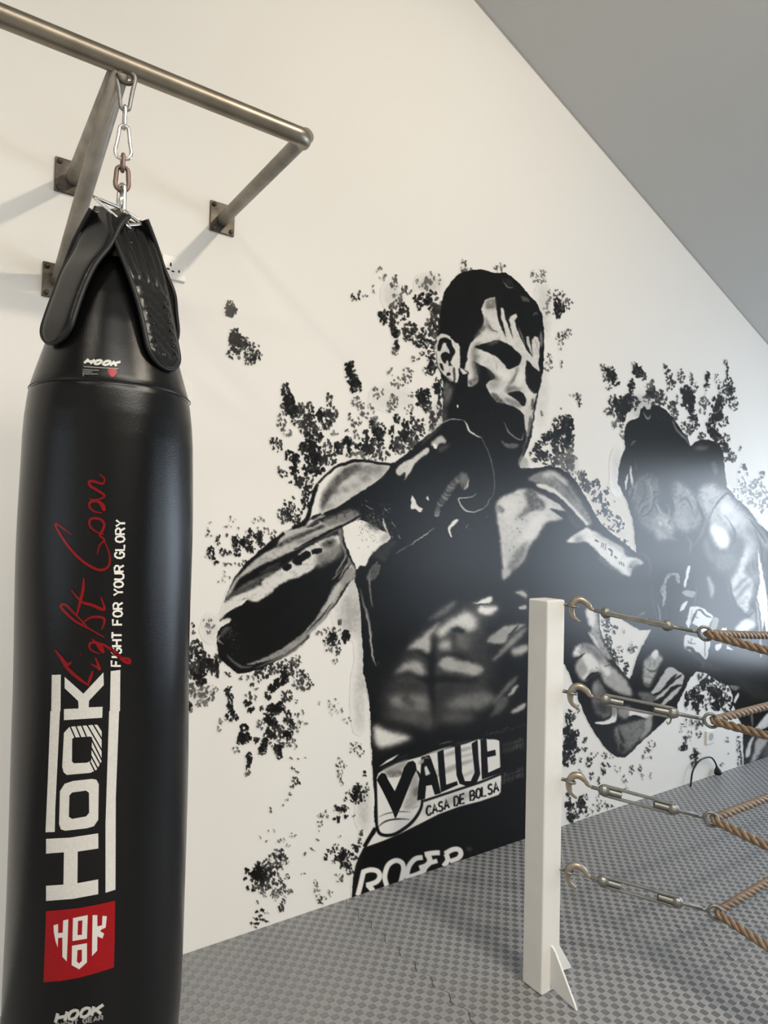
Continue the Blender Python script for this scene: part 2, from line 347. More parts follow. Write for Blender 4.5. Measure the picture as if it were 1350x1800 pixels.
def paint_mural():
    c = Canvas(MX0, MY0, MX1, MY1, MS)
    def P(t, s, v, blur=0, noise=0.0, alpha=1.0, smooth=True, ident=None): c.poly(pp(t, s), g(v), blur, smooth, alpha, ident, noise)
    def S_(t, s, w, v, blur=0, taper=(0.3, 0.3), alpha=1.0, smooth=True): c.stroke(pp(t, s), w, g(v), blur, smooth, taper, alpha)
    # ---- paint splatter behind the figures: (x, y, rx, ry, dabs, darkness 0..1, dab size, tilt)
    CL = '''405,543,10,14,60,1,3,0 412,590,9,12,45,1,3,0 418,603,17,12,70,1,3,0 410,622,12,9,26,.9,3,0 440,612,14,12,34,.8,3,0 438,632,12,9,28,.85,3,0 432,598,4,6,4,.7,2.5,0 452,627,9,8,16,.95,3,0
    624,523,7,9,16,1,2.6,0 633,517,5,6,4,.8,2.6,0 640,521,5,6,4,.7,2,0 657,503,3,3,3,.8,2,0 656,512,3,3,3,.6,2,0 615,655,7,20,55,1,3,-.5 623,672,8,16,45,1,3,-.7 612,645,6,10,20,1,3,-.5 630,680,7,9,16,.9,2.6,-.7
    674,556,9,13,32,.95,3,0 688,562,6,16,26,1,3,0 697,540,13,14,34,.6,3,0 710,548,7,16,26,.85,3,0 697,558,15,10,26,.8,3,0 696,584,7,8,34,1,3,0 697,605,4,9,20,.95,3,0.2 712,588,7,12,20,.8,3,0 722,580,12,14,38,.8,3,0 735,596,16,13,46,.85,3,.6 752,612,16,15,48,.88,3,.6 745,583,5,9,12,.8,3,0 732,524,6,6,12,.95,3,0 740,520,4,7,10,1,3,0 752,530,8,14,32,1,3,0 760,516,7,6,12,.9,3,0 768,536,10,14,24,.5,4,0
    738,538,6,6,10,.9,3,0 715,510,8,9,10,.7,2.6,0 692,495,6,16,14,.5,3,0.2 672,480,10,12,10,.35,3,0 700,515,12,14,18,.35,3,0 760,490,16,12,18,.4,3,0 745,500,14,10,12,.3,4,0 764,555,8,20,30,.75,4,.1 758,575,10,16,26,.75,3.4,0 770,590,7,16,22,.7,4,0 697,620,8,14,12,.5,2.6,.3 730,632,7,8,7,.6,2.4,0 758,642,9,16,40,.95,3,.4 750,652,7,8,10,.9,2.4,0 715,660,10,14,20,.5,2.4,0 703,672,16,9,26,.45,2.6,0 720,655,5,10,9,.6,2.4,0 690,655,8,8,6,.25,3,0 770,668,6,8,10,.8,2.6,0
    502,690,7,16,38,.9,3.2,-.3 507,706,9,14,42,1,3.2,-.3 500,716,7,9,18,.9,3,0 513,722,11,11,38,.95,3.4,-.5 530,716,6,8,14,.7,3.2,0 545,715,6,9,16,.75,3,0 547,728,6,9,18,.9,3,0 530,738,17,14,60,.8,3.2,-.5 545,752,19,14,60,.75,3.2,-.3 550,768,16,12,50,.88,3.2,0 543,788,18,14,70,.97,3.2,0 555,805,21,12,75,.98,3.2,0 550,825,20,12,60,.97,3.2,0 578,806,14,11,38,.8,3.2,0 575,785,9,13,24,.7,3.2,0 578,703,5,14,20,.8,3,0 563,728,9,11,30,.95,3.2,0 582,730,11,14,40,.75,3.2,0 573,746,9,9,24,.9,3,0 495,742,7,16,20,.6,3,0 505,758,9,9,10,.3,3,0 590,760,9,4,6,.25,3,0
    482,778,9,10,22,.85,3,0 492,786,5,12,12,.8,3,0 508,800,8,8,24,1,3.2,0 519,808,7,9,26,1,3.2,0 491,826,4,5,6,.95,2.6,0 498,834,6,7,10,1,2.6,0 508,848,4,4,5,1,2.6,0 517,826,8,10,26,.95,3.2,0 525,843,7,13,26,.9,3.2,-.3 537,848,14,12,34,.75,3.2,0 540,862,10,8,26,.9,3,0 536,880,9,14,32,.9,3,0 505,892,12,14,42,.85,2.8,0 517,905,14,14,46,.9,2.8,0 500,910,10,10,24,.85,2.8,0 525,920,10,8,20,.85,2.8,0 515,876,3,3,4,.8,2.6,0
    592,787,6,10,22,.97,3,0 601,780,7,8,14,.85,3,0 612,776,10,8,28,.97,3,0 614,795,6,7,16,.97,3,0 598,796,5,5,6,.8,3,0 632,785,8,6,20,1,3,0 645,790,11,11,40,.95,3,0 642,768,5,14,20,.9,3,0 650,775,8,8,18,.9,3,0 656,748,7,12,28,1,3,-.4 668,763,11,20,60,.96,3,-.2 662,790,12,14,38,.75,3,0 672,800,12,10,26,.7,3,0 688,758,5,11,20,.97,3,0 690,784,7,9,22,.97,3,0 697,737,5,9,20,1,3,0 712,765,12,12,46,.92,3,0 712,748,6,10,20,.95,3,0 733,760,13,14,46,.85,3,.3 728,740,7,8,16,.85,3,0 740,745,9,10,22,.75,3,0 702,785,10,16,32,.7,3.6,.5 722,782,8,12,24,.7,3.4,.4 735,780,8,8,12,.6,3,0 722,729,3,6,6,.85,2.6,0 625,800,16,6,14,.4,3.4,0 650,806,12,6,12,.5,3,0
    628,705,10,9,14,.4,3,0 640,718,18,10,22,.4,3,0 665,690,9,12,14,.4,3,0 660,740,10,7,12,.4,2.6,0 625,738,12,10,18,.55,2.6,0 614,730,4,4,3,.7,2.6,0 608,755,5,4,4,.7,2.4,0 622,755,6,8,7,.5,2.6,0 628,768,5,6,6,.4,2.6,0 652,730,16,7,16,.5,2.6,.2 690,708,10,12,18,.45,2.8,0 685,715,8,8,10,.4,2.6,0 695,700,9,8,10,.45,3,0 720,720,10,9,9,.3,3,0 722,695,4,6,5,.5,2.6,0 745,692,14,9,46,1,3,0 743,706,11,9,30,.95,3,0 752,716,8,9,20,.8,3,.4 768,682,8,9,32,1,3,0 774,692,6,10,22,.95,3,0 762,735,7,14,24,.7,3.4,.2 773,720,5,14,18,.8,3,0 758,752,6,8,12,.7,3,0
    365,977,5,4,5,.9,2.6,0 371,970,7,10,20,1,2.6,0 378,985,7,7,16,1,2.6,0 384,948,5,8,12,.9,2.6,-.4 396,970,11,6,20,.97,2.6,.2 415,953,8,12,30,1,2.8,0 417,970,6,10,18,.97,2.6,0 432,952,11,9,34,1,2.8,0 440,938,8,9,20,.95,2.8,0 455,940,9,12,28,.95,2.8,0 440,965,9,9,26,.95,2.6,0 458,955,9,7,16,.85,2.6,0 470,935,8,8,8,.55,2.6,0 482,940,8,10,16,.7,2.6,0 495,905,10,10,16,.7,2.6,0 430,990,18,6,14,.6,2.6,.5 400,992,8,5,7,.5,2.6,0 402,940,5,3,3,.6,2.6,0 400,925,8,3,4,.6,2.4,0 406,912,8,5,5,.5,2.4,0 365,930,4,4,3,.6,2.6,0 366,941,5,3,3,.5,2.6,0 418,928,5,3,3,.4,2.4,0 455,915,12,8,8,.25,2.6,0 390,1015,14,10,9,.25,2.6,0 370,918,3,2,2,.5,2,0
    340,1098,4,4,6,.95,2.6,0 341,1111,5,3,5,.8,2.6,0 366,1100,10,14,12,.25,2.8,0 374,1090,4,3,3,.4,2.4,0 345,1137,12,10,30,.8,3.4,0 338,1150,12,12,28,.8,3.4,.2 355,1160,14,14,44,.95,3.4,.4 372,1168,12,10,32,.95,3.4,.2 350,1180,14,10,44,.97,3.4,-.2 340,1172,9,10,18,.7,3.4,0 353,1197,9,10,32,1,3.2,0 345,1188,9,8,22,.95,3.2,0 380,1182,9,7,16,.8,3.2,0 330,1195,6,9,14,.8,3,0 340,1212,14,12,26,.5,3.4,-.6 362,1222,14,14,32,.45,3.2,-.6 355,1238,11,7,14,.35,3,-.6 330,1243,7,11,30,.97,3,-.2 386,1155,10,8,20,.7,3,0 376,1210,7,6,6,.35,2.6,0
    400,1186,6,6,10,.85,2.6,0 402,1215,7,9,22,.95,2.8,0 405,1228,5,8,16,.95,2.8,0 406,1246,7,11,30,1,2.8,0 408,1260,12,6,24,.95,2.8,0 399,1260,6,5,8,.9,2.6,0 424,1191,3,4,4,.5,2.8,0 435,1192,3,4,4,.5,2.8,0 445,1190,3,4,4,.55,2.8,0 456,1196,4,3,4,.75,2.6,0 444,1203,4,3,4,.8,2.6,0 450,1210,4,3,4,.6,2.6,0 437,1222,6,6,8,.75,2.6,0 436,1236,7,7,20,1,2.8,0 441,1247,7,6,16,1,2.8,0 459,1244,3,7,9,.9,2.6,.2 450,1225,3,6,5,.5,2.4,.2 428,1280,7,6,24,1,2.8,0 429,1297,11,10,50,1,3,0 422,1305,7,6,14,.95,2.8,0 450,1300,5,6,14,.95,2.8,0 388,1268,4,5,6,.35,2.6,0 384,1282,4,5,6,.3,2.6,0 415,1318,6,6,10,.6,2.4,.6 437,1333,6,9,28,1,2.8,0 436,1347,4,8,16,.97,2.8,0 434,1358,6,5,12,.6,2.2,0
    462,1183,14,9,30,.85,3,0 482,1175,18,9,38,.75,3,.3 500,1168,14,8,26,.75,3,.4 520,1162,9,10,20,.6,2.8,0 500,1188,8,14,42,1,3,0 490,1202,9,8,28,1,3,.3 478,1210,8,8,28,1,3,0 471,1222,5,8,18,.97,3,0 515,1180,9,12,28,.75,2.8,-.3 528,1190,9,12,26,.75,2.8,-.3 540,1190,5,8,12,.8,2.6,-.3 535,1206,8,8,16,.75,2.6,-.3 545,1202,5,6,9,.75,2.6,0 520,1204,7,10,14,.6,2.6,0 504,1223,10,8,28,.85,2.8,0 502,1230,5,5,10,.8,2.6,0 521,1233,4,4,5,.55,2.6,0 478,1248,11,10,46,1,3,0 492,1243,9,9,34,1,3,0 471,1262,7,10,28,.97,3,0 478,1270,9,10,34,.97,3,0 505,1260,8,12,30,.9,3,0 513,1272,8,8,20,.85,3,0 487,1288,14,14,55,.8,3,0 473,1290,9,10,32,.9,3,0 506,1290,8,9,34,1,3,0 466,1305,8,7,26,.95,2.8,0 462,1318,7,8,26,1,2.8,0 488,1312,11,7,28,.95,2.8,0 490,1322,6,12,26,.95,2.8,.4 458,1272,7,10,16,.5,2.6,0 516,1308,8,9,14,.5,2.6,0 505,1307,8,5,12,.8,2.6,0 524,1270,6,5,7,.55,2.6,0 523,1257,5,4,5,.5,2.6,0 536,1270,5,4,4,.4,2.6,0 522,1281,7,4,7,.5,2.6,0 532,1251,5,4,4,.35,2.4,0
    511,1333,2,2,2,.9,2,0 522,1333,2,2,2,.9,2,0 538,1332,2,2,2,.8,2,0 515,1350,4,6,7,.95,2,0 520,1358,4,4,5,.95,2.2,0 518,1370,6,4,8,.95,2.2,0 523,1376,5,4,9,1,2.4,0 513,1382,3,4,5,.95,2.2,0 510,1396,3,3,4,.95,2.2,0 497,1414,2,2,2,.9,2.2,0 505,1408,3,3,3,.5,2,0 477,1424,4,4,4,.6,2.6,0 560,1236,2,4,3,.6,2,.3 585,1235,10,8,9,.5,2,.3 595,1252,14,9,10,.45,2,.3 610,1265,8,8,7,.4,2,.3
    590,1110,9,8,12,.6,2.8,-.3 575,1108,5,5,5,.5,2.8,0 597,1095,4,6,6,.65,2.8,0 560,1112,5,5,5,.5,2.8,0 583,1122,10,9,32,.95,2.8,-.5 590,1130,8,8,20,.95,2.8,-.5 577,1138,8,7,12,.7,2.6,-.6 572,1128,5,4,5,.8,2.6,0 608,1118,7,11,44,1,2.8,-.3 594,1146,4,7,11,.85,2.6,.2 588,1163,5,4,4,.4,2.6,0 632,1320,7,9,16,.85,2.2,.4 626,1308,8,6,7,.7,2.2,.4 618,1318,5,8,5,.6,2.2,.3 595,1342,5,10,12,.75,2.2,0 597,1358,5,12,16,.6,2.2,0 603,1345,7,6,7,.55,2.2,0 600,1375,4,9,8,.6,2.2,0
    640,1362,2.5,7,9,1,2.4,.2 628,1388,8,12,38,1,2.4,.15 625,1402,10,10,40,1,2.4,.15 638,1398,7,10,20,.97,2.4,.15 612,1392,4,4,6,.95,2.4,.15 606,1405,4,4,6,.95,2.4,0 645,1385,4,8,9,.7,2.2,.2 600,1422,12,7,32,1,2.4,0 589,1420,5,4,8,.95,2.4,0 610,1432,5,5,7,.95,2.4,0 594,1440,3,7,12,1,2.4,.1 587,1441,2.5,2.5,3,.95,2.2,0 622,1436,2.5,5,4,.95,2,.2 565,1432,12,8,14,.55,2.2,0 565,1446,8,4,6,.7,2,0 560,1456,3,5,4,.7,2,0 557,1476,3,6,4,.55,2,0 550,1494,6,4,4,.6,2.2,0 536,1502,7,3,4,.6,2.2,0
    490,1500,10,8,24,.8,2.6,0 497,1510,9,8,16,.85,2.6,0 478,1510,9,9,22,.7,2.6,0 468,1520,10,9,28,.8,2.6,0 454,1525,9,9,34,1,2.8,0 446,1540,9,9,42,1,3,0 458,1540,10,10,46,1,3,0 470,1535,10,10,34,.85,2.8,0 480,1528,8,9,22,.8,2.8,0 493,1522,9,8,18,.75,2.6,0 506,1518,3,4,5,.9,2.4,0 503,1508,4,3,5,.7,2.4,0 453,1555,10,8,30,.85,2.6,-.3 468,1552,12,10,38,.85,2.6,-.3 460,1565,8,7,16,.7,2.4,.3 434,1532,3.5,4.5,8,1,3,0 430,1544,4,2.5,6,1,2.6,0 435,1561,3,4.5,7,1,2.8,.2 445,1564,3.5,4,8,1,2.8,0 488,1545,10,10,24,.75,2.4,0 505,1541,4,5,9,.95,2.4,0 490,1562,14,9,36,.75,2.2,.1 502,1568,11,10,24,.55,2.2,.1 485,1575,9,8,20,.55,2.2,.1 497,1590,4,9,16,.75,2.2,.1 491,1597,3,5,9,.9,2.2,0 467,1576,4,3,4,.6,2.2,0
    604,1495,5,5,8,.7,2.4,0 592,1490,10,7,16,.9,2.4,0 605,1502,10,9,32,1,2.4,0 595,1510,12,7,26,.97,2.4,.3 572,1505,6,7,10,.95,2.4,-.5 580,1498,5,5,8,.9,2.4,0 625,1490,8,8,26,.95,2.4,0 632,1480,4,10,11,.8,2.4,.3 618,1508,10,8,26,.9,2.4,.2 606,1520,10,8,28,.95,2.2,.2 614,1530,8,6,16,.85,2.2,.2 596,1542,8,8,18,.65,2.2,.2 585,1515,4,5,5,.7,2.2,0 635,1462,3,9,10,.7,2.2,.2 597,1470,2.5,3,3,.5,2,0
    452,1586,4,3,4,.9,2.2,0 461,1600,5,3,8,.95,2.2,.4 453,1604,4,2.5,6,1,2.2,0 450,1614,4,2.5,6,1,2.2,0 457,1610,3,2.5,5,1,2.2,0 460,1617,4,3,8,1,2.2,0 451,1623,4,3,7,1,2.4,0 442,1623,3,2,4,1,2.2,0 469,1620,3,2.5,5,.95,2.2,0 449,1629,2.5,2,3,1,2,0 470,1604,5,3,4,.4,2,0 555,1550,4,7,7,.6,2,0 533,1536,3,3,2,.5,2,0 557,1565,6,12,14,.6,2.2,0 565,1582,8,8,16,.75,2.2,0 580,1570,5,10,8,.5,2,.1 488,1478,4,3,4,.7,2.2,0 497,1476,4,4,5,.55,2.2,0 505,1486,5,4,5,.6,2.2,0 468,1477,3,3,3,.7,2.2,0 457,1470,3,4,3,.45,2.2,0 484,1460,4,3,3,.35,2,0 513,1468,8,4,6,.4,2,.4 470,1460,3,3,2,.35,2,0
    980,525,7,16,32,.9,2.6,.15 982,542,9,12,38,.97,2.6,.15 978,552,7,8,18,.97,2.6,0 997,533,9,9,18,.65,2.4,.3 990,516,4,6,6,.8,2.2,0 940,482,9,7,10,.35,2.4,0 955,485,6,14,14,.5,2.2,0 948,492,12,6,12,.35,2.2,0 988,592,12,8,20,.75,2.2,.3 998,586,7,9,9,.55,2.2,.2 985,601,5,7,7,.6,2,.2 962,640,9,14,20,.45,2.4,.2 966,630,6,8,9,.5,2.2,0 986,638,1.5,9,6,.8,1.8,0 984,610,2,8,4,.45,1.8,0 815,468,6,12,16,.55,2.4,0 825,475,12,5,12,.4,2.4,0 880,470,9,8,18,.5,2.4,0 870,474,7,4,6,.5,2.2,0 960,545,5,18,12,.25,3,0 965,520,4,12,8,.2,3,0 952,725,4,5,7,.4,2.2,0 985,720,2,3,2,.6,2,0 1010,695,8,8,6,.25,3,0 1017,702,4,14,12,.8,2.6,0
    985,745,14,14,42,.85,3.4,.3 998,737,8,10,24,.97,3,.2 995,752,12,14,46,.97,3.2,0 978,765,14,12,48,.95,3.2,0 1000,772,9,16,40,.95,3.2,0 985,785,17,12,50,.82,3.4,.6 962,770,12,10,30,.97,3,0 948,785,8,10,22,.9,3,0 940,800,9,12,22,.8,3,.4 955,800,12,10,32,.92,3,.6 968,812,14,8,26,.75,3,.7 985,805,14,12,32,.55,3.4,.6 1003,800,8,14,20,.4,4,0 992,812,12,12,16,.35,4,0 1002,822,6,16,16,.45,4,0
    1025,838,7,9,18,.7,3,0 1030,852,9,11,26,.82,3,0 1045,848,7,6,16,.85,2.8,0 1052,853,4,7,10,.85,2.6,0 1040,862,10,7,12,.55,2.6,0 1018,840,8,14,12,.4,3,0 1050,878,8,6,22,.9,2.8,0 1055,870,3,6,9,.95,2.8,0 1065,865,3.5,3.5,7,.9,2.6,0 1068,860,2,4,3,.5,2.2,0 1063,892,7,14,38,.85,2.8,.1 1052,903,4,6,10,.8,2.6,0 1070,905,7,9,20,.7,2.6,.2 1085,915,8,7,16,.75,2.6,.2 1083,928,9,8,20,.75,2.6,.2 1092,922,5,9,10,.65,2.4,.2 1100,950,4,3,6,.9,2.4,0 1088,946,2,2,2,.8,2,0 1080,880,2,2,2,.3,2,0 1065,925,7,8,10,.4,2.4,0
    1068,652,6,10,18,.85,2.6,0 1075,660,10,14,50,.97,2.8,0 1082,668,8,9,22,.95,2.6,0 1060,645,5,7,7,.6,2.4,0 1062,662,3,9,9,.8,2.4,0 1070,680,6,5,6,.6,2.4,0 1120,652,8,12,36,1,2.8,0 1114,640,4,6,6,.5,2.4,0 1128,662,6,9,16,.9,2.6,-.2 1110,678,6,11,36,1,2.8,0 1080,705,10,10,34,.9,2.8,0 1095,712,16,15,90,1,3,0 1108,702,11,11,38,.95,2.8,0 1092,730,8,12,34,.97,2.8,0 1078,722,9,8,18,.85,2.8,0 1068,722,6,7,9,.6,2.6,0 1118,712,8,9,20,.75,2.8,0 1085,745,9,9,14,.5,2.8,0 1093,765,4,9,8,.5,2.4,0 1145,690,8,10,34,.92,3,0 1150,702,12,10,34,.75,3,0 1135,700,7,7,14,.6,2.6,0 1146,675,4,8,9,.5,2.4,0 1140,680,7,9,12,.4,2.6,0 1163,700,9,11,28,.75,2.8,0 1160,690,5,9,9,.7,2.6,0 1170,645,3,8,9,.8,2.2,0 1175,662,6,13,32,.88,2.4,-.15 1182,676,4,9,12,.75,2.4,0 1175,680,5,8,7,.5,2.4,0 1197,663,7,10,24,.65,2.2,0 1197,655,2,7,6,.7,2,0 1215,665,3,11,16,.85,2.4,0 1220,680,6,10,14,.7,2.4,0
    1205,692,10,13,50,1,3,0 1212,705,10,14,58,1,3,0 1216,718,6,10,30,1,2.8,0 1202,705,6,9,16,.9,2.6,0 1217,735,9,8,30,.95,2.6,0 1222,748,7,7,18,.92,2.6,0 1218,755,4,5,6,.9,2.4,0 1243,665,4,12,28,.95,2.4,0 1240,682,3,9,9,.85,2.2,.3 1243,678,5,5,9,.9,2.4,0 1275,635,3,5,5,.7,2.2,0 1278,648,2,12,14,.9,2.2,-.2 1280,670,6,9,18,.9,2.4,0 1283,683,7,11,32,.97,2.6,0 1268,680,7,12,20,.75,2.4,0 1260,665,4,8,8,.6,2.2,0 1275,695,12,9,30,.8,2.6,0 1265,705,12,9,34,.92,2.8,0 1290,705,8,8,20,.82,2.4,0 1288,715,8,6,12,.75,2.4,0 1260,718,10,9,34,.95,2.8,0 1258,732,12,10,44,.97,2.8,0 1270,740,10,11,32,.9,2.6,0 1250,742,9,9,26,.9,2.8,0 1253,758,9,12,38,.95,2.8,0 1240,705,8,9,18,.6,2.6,0 1235,715,6,12,16,.5,2.6,.3 1182,715,8,12,30,.8,2.6,.1 1186,730,5,10,18,.75,2.6,0 1188,702,3,9,9,.6,2.4,0 1205,750,9,10,22,.7,2.6,.4 1210,762,6,6,9,.5,2.6,0
    1260,772,8,9,30,.85,3,0 1270,785,9,11,34,.88,3,0 1278,800,8,12,30,.8,3,0 1234,765,6,8,16,.7,2.8,.2 1276,770,6,7,12,.65,2.6,0 1288,803,7,8,16,.6,2.8,0 1308,820,5,6,16,.75,2.8,0 1300,830,3,4,4,.5,2.4,0 1314,835,3,4,5,.6,2.4,0 1340,836,6,7,14,.6,2.8,0 1330,850,12,9,22,.45,2.8,0 1305,845,7,7,12,.5,2.8,0 1318,862,14,10,26,.35,3,0 1340,870,12,14,28,.35,3,0 1300,865,10,16,18,.3,3,0 1320,880,14,9,18,.3,3,0 1345,890,12,12,18,.3,3,0 1300,790,3,4,4,.4,2.4,0
    1000,1262,7,14,34,.9,2.8,0 1010,1258,4,6,9,.8,2.4,0 1015,1245,4,8,8,.5,2.2,0 995,1285,7,12,38,1,2.8,0 1008,1290,9,10,38,1,2.8,0 1002,1310,12,14,66,1,3,0 995,1330,9,16,48,1,3,0 1008,1335,4,9,16,.95,2.6,0 1012,1318,7,7,18,.9,2.6,0 1028,1300,5,6,9,.9,2.4,0 1027,1318,4,4,6,.95,2.4,0 1035,1340,5,9,18,.95,2.4,0 1020,1335,3,4,5,.9,2.2,0 1060,1350,5,10,22,.95,2.4,0 1062,1328,5,7,10,.8,2.2,0 1045,1325,7,8,7,.5,2,0 1070,1345,4,4,6,.8,2.2,0 1075,1330,5,5,6,.6,2.2,0 1020,1358,5,7,6,.6,2,0 1040,1365,4,8,9,.8,2.2,0 1052,1372,4,6,8,.85,2.2,0 1098,1370,5,8,9,.6,2.2,0 1110,1352,5,8,10,.7,2.2,0 1125,1352,3,7,9,.85,2.2,0 1128,1365,4,6,6,.7,2,0 1145,1362,3,7,5,.4,2,0 1138,1318,7,5,12,.82,2.2,.5 1146,1308,6,6,9,.6,2.2,.4 1132,1330,5,4,5,.5,2,0 1140,1332,4,3,4,.5,2,0 1100,1385,5,6,6,.5,2,0 1085,1350,6,7,6,.4,2,0 1085,1320,7,6,6,.35,2,0
    1001,1415,7,12,34,1,2.6,0 1003,1435,8,10,30,.97,2.6,0 1020,1410,8,9,30,1,2.6,0 1026,1420,7,9,22,.92,2.6,0 1014,1428,5,12,16,.9,2.4,0 1030,1400,4,5,7,.85,2.2,0 1045,1420,9,8,12,.55,2.2,0 1060,1412,8,6,12,.6,2.2,0 1072,1418,7,4,8,.8,2.2,0 1037,1435,8,6,7,.6,2.2,0 1000,1395,7,7,10,.8,2.4,0 1050,1400,6,6,6,.4,2.2,0
    1203,1312,5,6,24,1,2.4,.3 1197,1316,5,2.5,7,1,2.2,0 1204,1300,3,6,9,.8,2.2,0 1198,1278,4,10,9,.45,2.2,0 1210,1272,9,8,14,.4,2.2,0 1222,1275,7,9,16,.5,2.2,0 1228,1290,5,6,8,.6,2.2,0 1213,1292,7,9,12,.35,2.2,0 1232,1270,6,6,12,.7,2.4,0 1223,1322,4,8,24,1,2.4,0 1222,1336,5,7,22,1,2.4,0 1216,1330,3,5,6,.9,2,0 1230,1326,2,2,3,.9,2,0 1218,1345,4,5,9,.9,2.2,0 1225,1212,6,8,20,.95,2.6,0 1218,1222,8,10,30,.95,2.6,0 1208,1222,5,7,14,.95,2.6,0 1207,1238,3,9,16,1,2.4,0 1222,1240,6,10,26,1,2.4,0 1230,1228,7,10,30,.97,2.6,0 1236,1205,8,9,30,.95,2.6,0 1246,1196,9,9,34,.9,2.6,0 1232,1190,5,6,14,.6,2.6,0 1252,1215,8,12,40,.95,2.6,0 1262,1222,9,12,44,.97,2.6,0 1258,1240,8,10,36,1,2.4,0 1270,1236,9,10,36,.97,2.4,0 1275,1220,8,11,28,.85,2.4,0 1284,1236,5,10,20,.95,2.4,0 1268,1205,10,7,22,.8,2.4,0 1240,1240,5,10,14,.8,2.2,0 1226,1250,4,6,12,1,2.2,0 1278,1250,7,6,14,.8,2.2,0 1248,1232,3,6,8,.7,2.2,0 1299,1322,4,9,18,.8,2.2,0 1300,1337,5,9,18,.75,2.2,0 1297,1308,4,10,9,.6,2,0 1298,1297,3,3,3,.85,2.2,0 1277,1300,3,4,4,.4,2.2,0 1270,1345,4,4,5,.7,2,0 1281,1325,2,2,1,.5,2,0'''
    for tok in CL.split():
        x, y, rx, ry, n, dk, sz, tl = map(float, tok.split(','))
        if dk > 0.9 and n > 25:   # a wet core under the dabs of a dense patch
            k = [(x + rx * 0.62 * math.cos(a) * RNG.uniform(0.75, 1.2), y + ry * 0.62 * math.sin(a) * RNG.uniform(0.75, 1.2)) for a in np.linspace(0, 2 * math.pi, 11)[:-1]]
            c.poly(k, g(24), 0.8, True, 0.85, None, 0.5)
        for i in range(int(n * 1.15)):
            a = RNG.uniform(0, 2 * math.pi); q = math.sqrt(RNG.uniform(0, 1)) * 1.05
            s = sz * RNG.uniform(0.55, 1.25)
            v = 12 + (1 - dk) * 135 + RNG.uniform(-8, 16)
            c.dab(x + rx * q * math.cos(a), y + ry * q * math.sin(a), s * 0.72, s * 1.12, -tl + RNG.normal(0, 0.55), g(v), RNG.uniform(0.85, 1), RNG.uniform(0.1, 0.6) if RNG.random() < 0.55 else 0)
    # soft grey mist around the figures
    for x, y, rx, ry, al in ((755, 500, 22, 16, .2), (690, 520, 16, 22, .14), (955, 545, 10, 50, .16), (950, 690, 12, 60, .10), (1000, 820, 12, 22, .25), (620, 1060, 18, 60, .22), (640, 1130, 10, 80, .22), (632, 1230, 9, 60, .2), (640, 1420, 9, 40, .25),
                             (690, 700, 40, 22, .08), (770, 745, 12, 40, .2), (1130, 715, 24, 22, .25), (370, 1105, 14, 24, .1), (1085, 830, 6, 40, .2), (345, 1215, 22, 20, .15), (610, 1080, 20, 30, .2)):
        c.poly([(x + rx * math.cos(a), y + ry * math.sin(a)) for a in np.linspace(0, 2 * math.pi, 13)[:-1]], g(70), 7, True, al, None, 0.6)
    c.id[c.a < 0.995] = 1
    K = 17   # the black of the figures
    # ---- the opponent on the right (body 6, gloves and trunks 7)
    P(TH, '240,1190 280,1330 300,1500 330,1700 300,2000 420,2300 600,2500 900,2500 1340,2400 1755,2300 1755,1680 1600,1560 1470,1480 1360,1420 1265,1340 1200,1240 1100,1150 1028,1060 1010,950 1000,850 990,760 940,715 890,690 830,685 770,710 740,745 710,670 650,590 600,510 540,450 480,415 430,405 415,450 388,452 375,420 345,440 330,510 250,545 215,590 210,680 225,740 215,770 180,850 165,960 165,1040', K, ident=6, smooth=False)
    c.poly([(1112, 965), (1116, 1000), (1128, 1110), (1180, 1170), (1224, 1181), (1242, 1184), (1262, 1197), (1281, 1205), (1287, 1222), (1291, 1248), (1295, 1258), (1304, 1276), (1306, 1292), (1307, 1345), (1306, 1420), (1439, 1420), (1439, 1120), (1300, 1130)], g(K), 0, False, 1, 7)
    # back and shoulders
    P(TI, '840,190 890,20 1000,-40 1150,0 1250,70 1330,180 1450,290 1600,400 1600,800 1350,780 1250,720 1060,660 1010,500 900,360', 78, 9, .3)
    P(TI, '1150,20 1230,70 1330,190 1450,300 1560,400 1500,400 1330,280 1230,160', 130, 4, .3); S_(TI, '1130,10 1220,80 1290,170 1340,250', 3, 20, 1); S_(TI, '1240,130 1290,260 1310,420', 3, 22, 1.2)
    P(TH, '330,1000 420,960 500,1060 480,1200 560,1330 420,1420 330,1350 290,1180', 95, 5, .8)
    P(TH, '620,1010 760,1120 820,1240 830,1350 720,1420 640,1330 600,1180', 130, 6, .7)
    P(TH, '800,1090 900,1030 1010,1080 1090,1170 1200,1320 1160,1420 1010,1400 900,1340 830,1230', 175, 6, .4)
    P(TH, '1000,1160 1060,1230 1110,1310 1080,1370 1010,1320 970,1230', 225, 4)
    P(TH, '760,750 820,735 880,740 860,768 790,770', 95, 3)
    P(TH, '900,870 930,860 960,930 930,975 910,930', 80, 2, .5)
    S_(TH, '225,1090 228,1020 238,955', 4.0, 225, .4, (.2, .1)); S_(TH, '285,1075 268,980 262,890', 5, 205, .8, (.2, .1)); S_(TH, '310,930 303,860', 3, 120, .8)
    S_(TH, '265,740 285,710 305,685', 3, 90, .5); S_(TH, '365,470 400,525 420,485', 2.4, 150, .5); S_(TH, '470,490 500,540', 3, 60, .8); S_(TH, '600,530 620,600 680,660 735,745', 4, 110, .8, (.2, .2)); S_(TH, '520,500 540,540', 3, 70, .8)
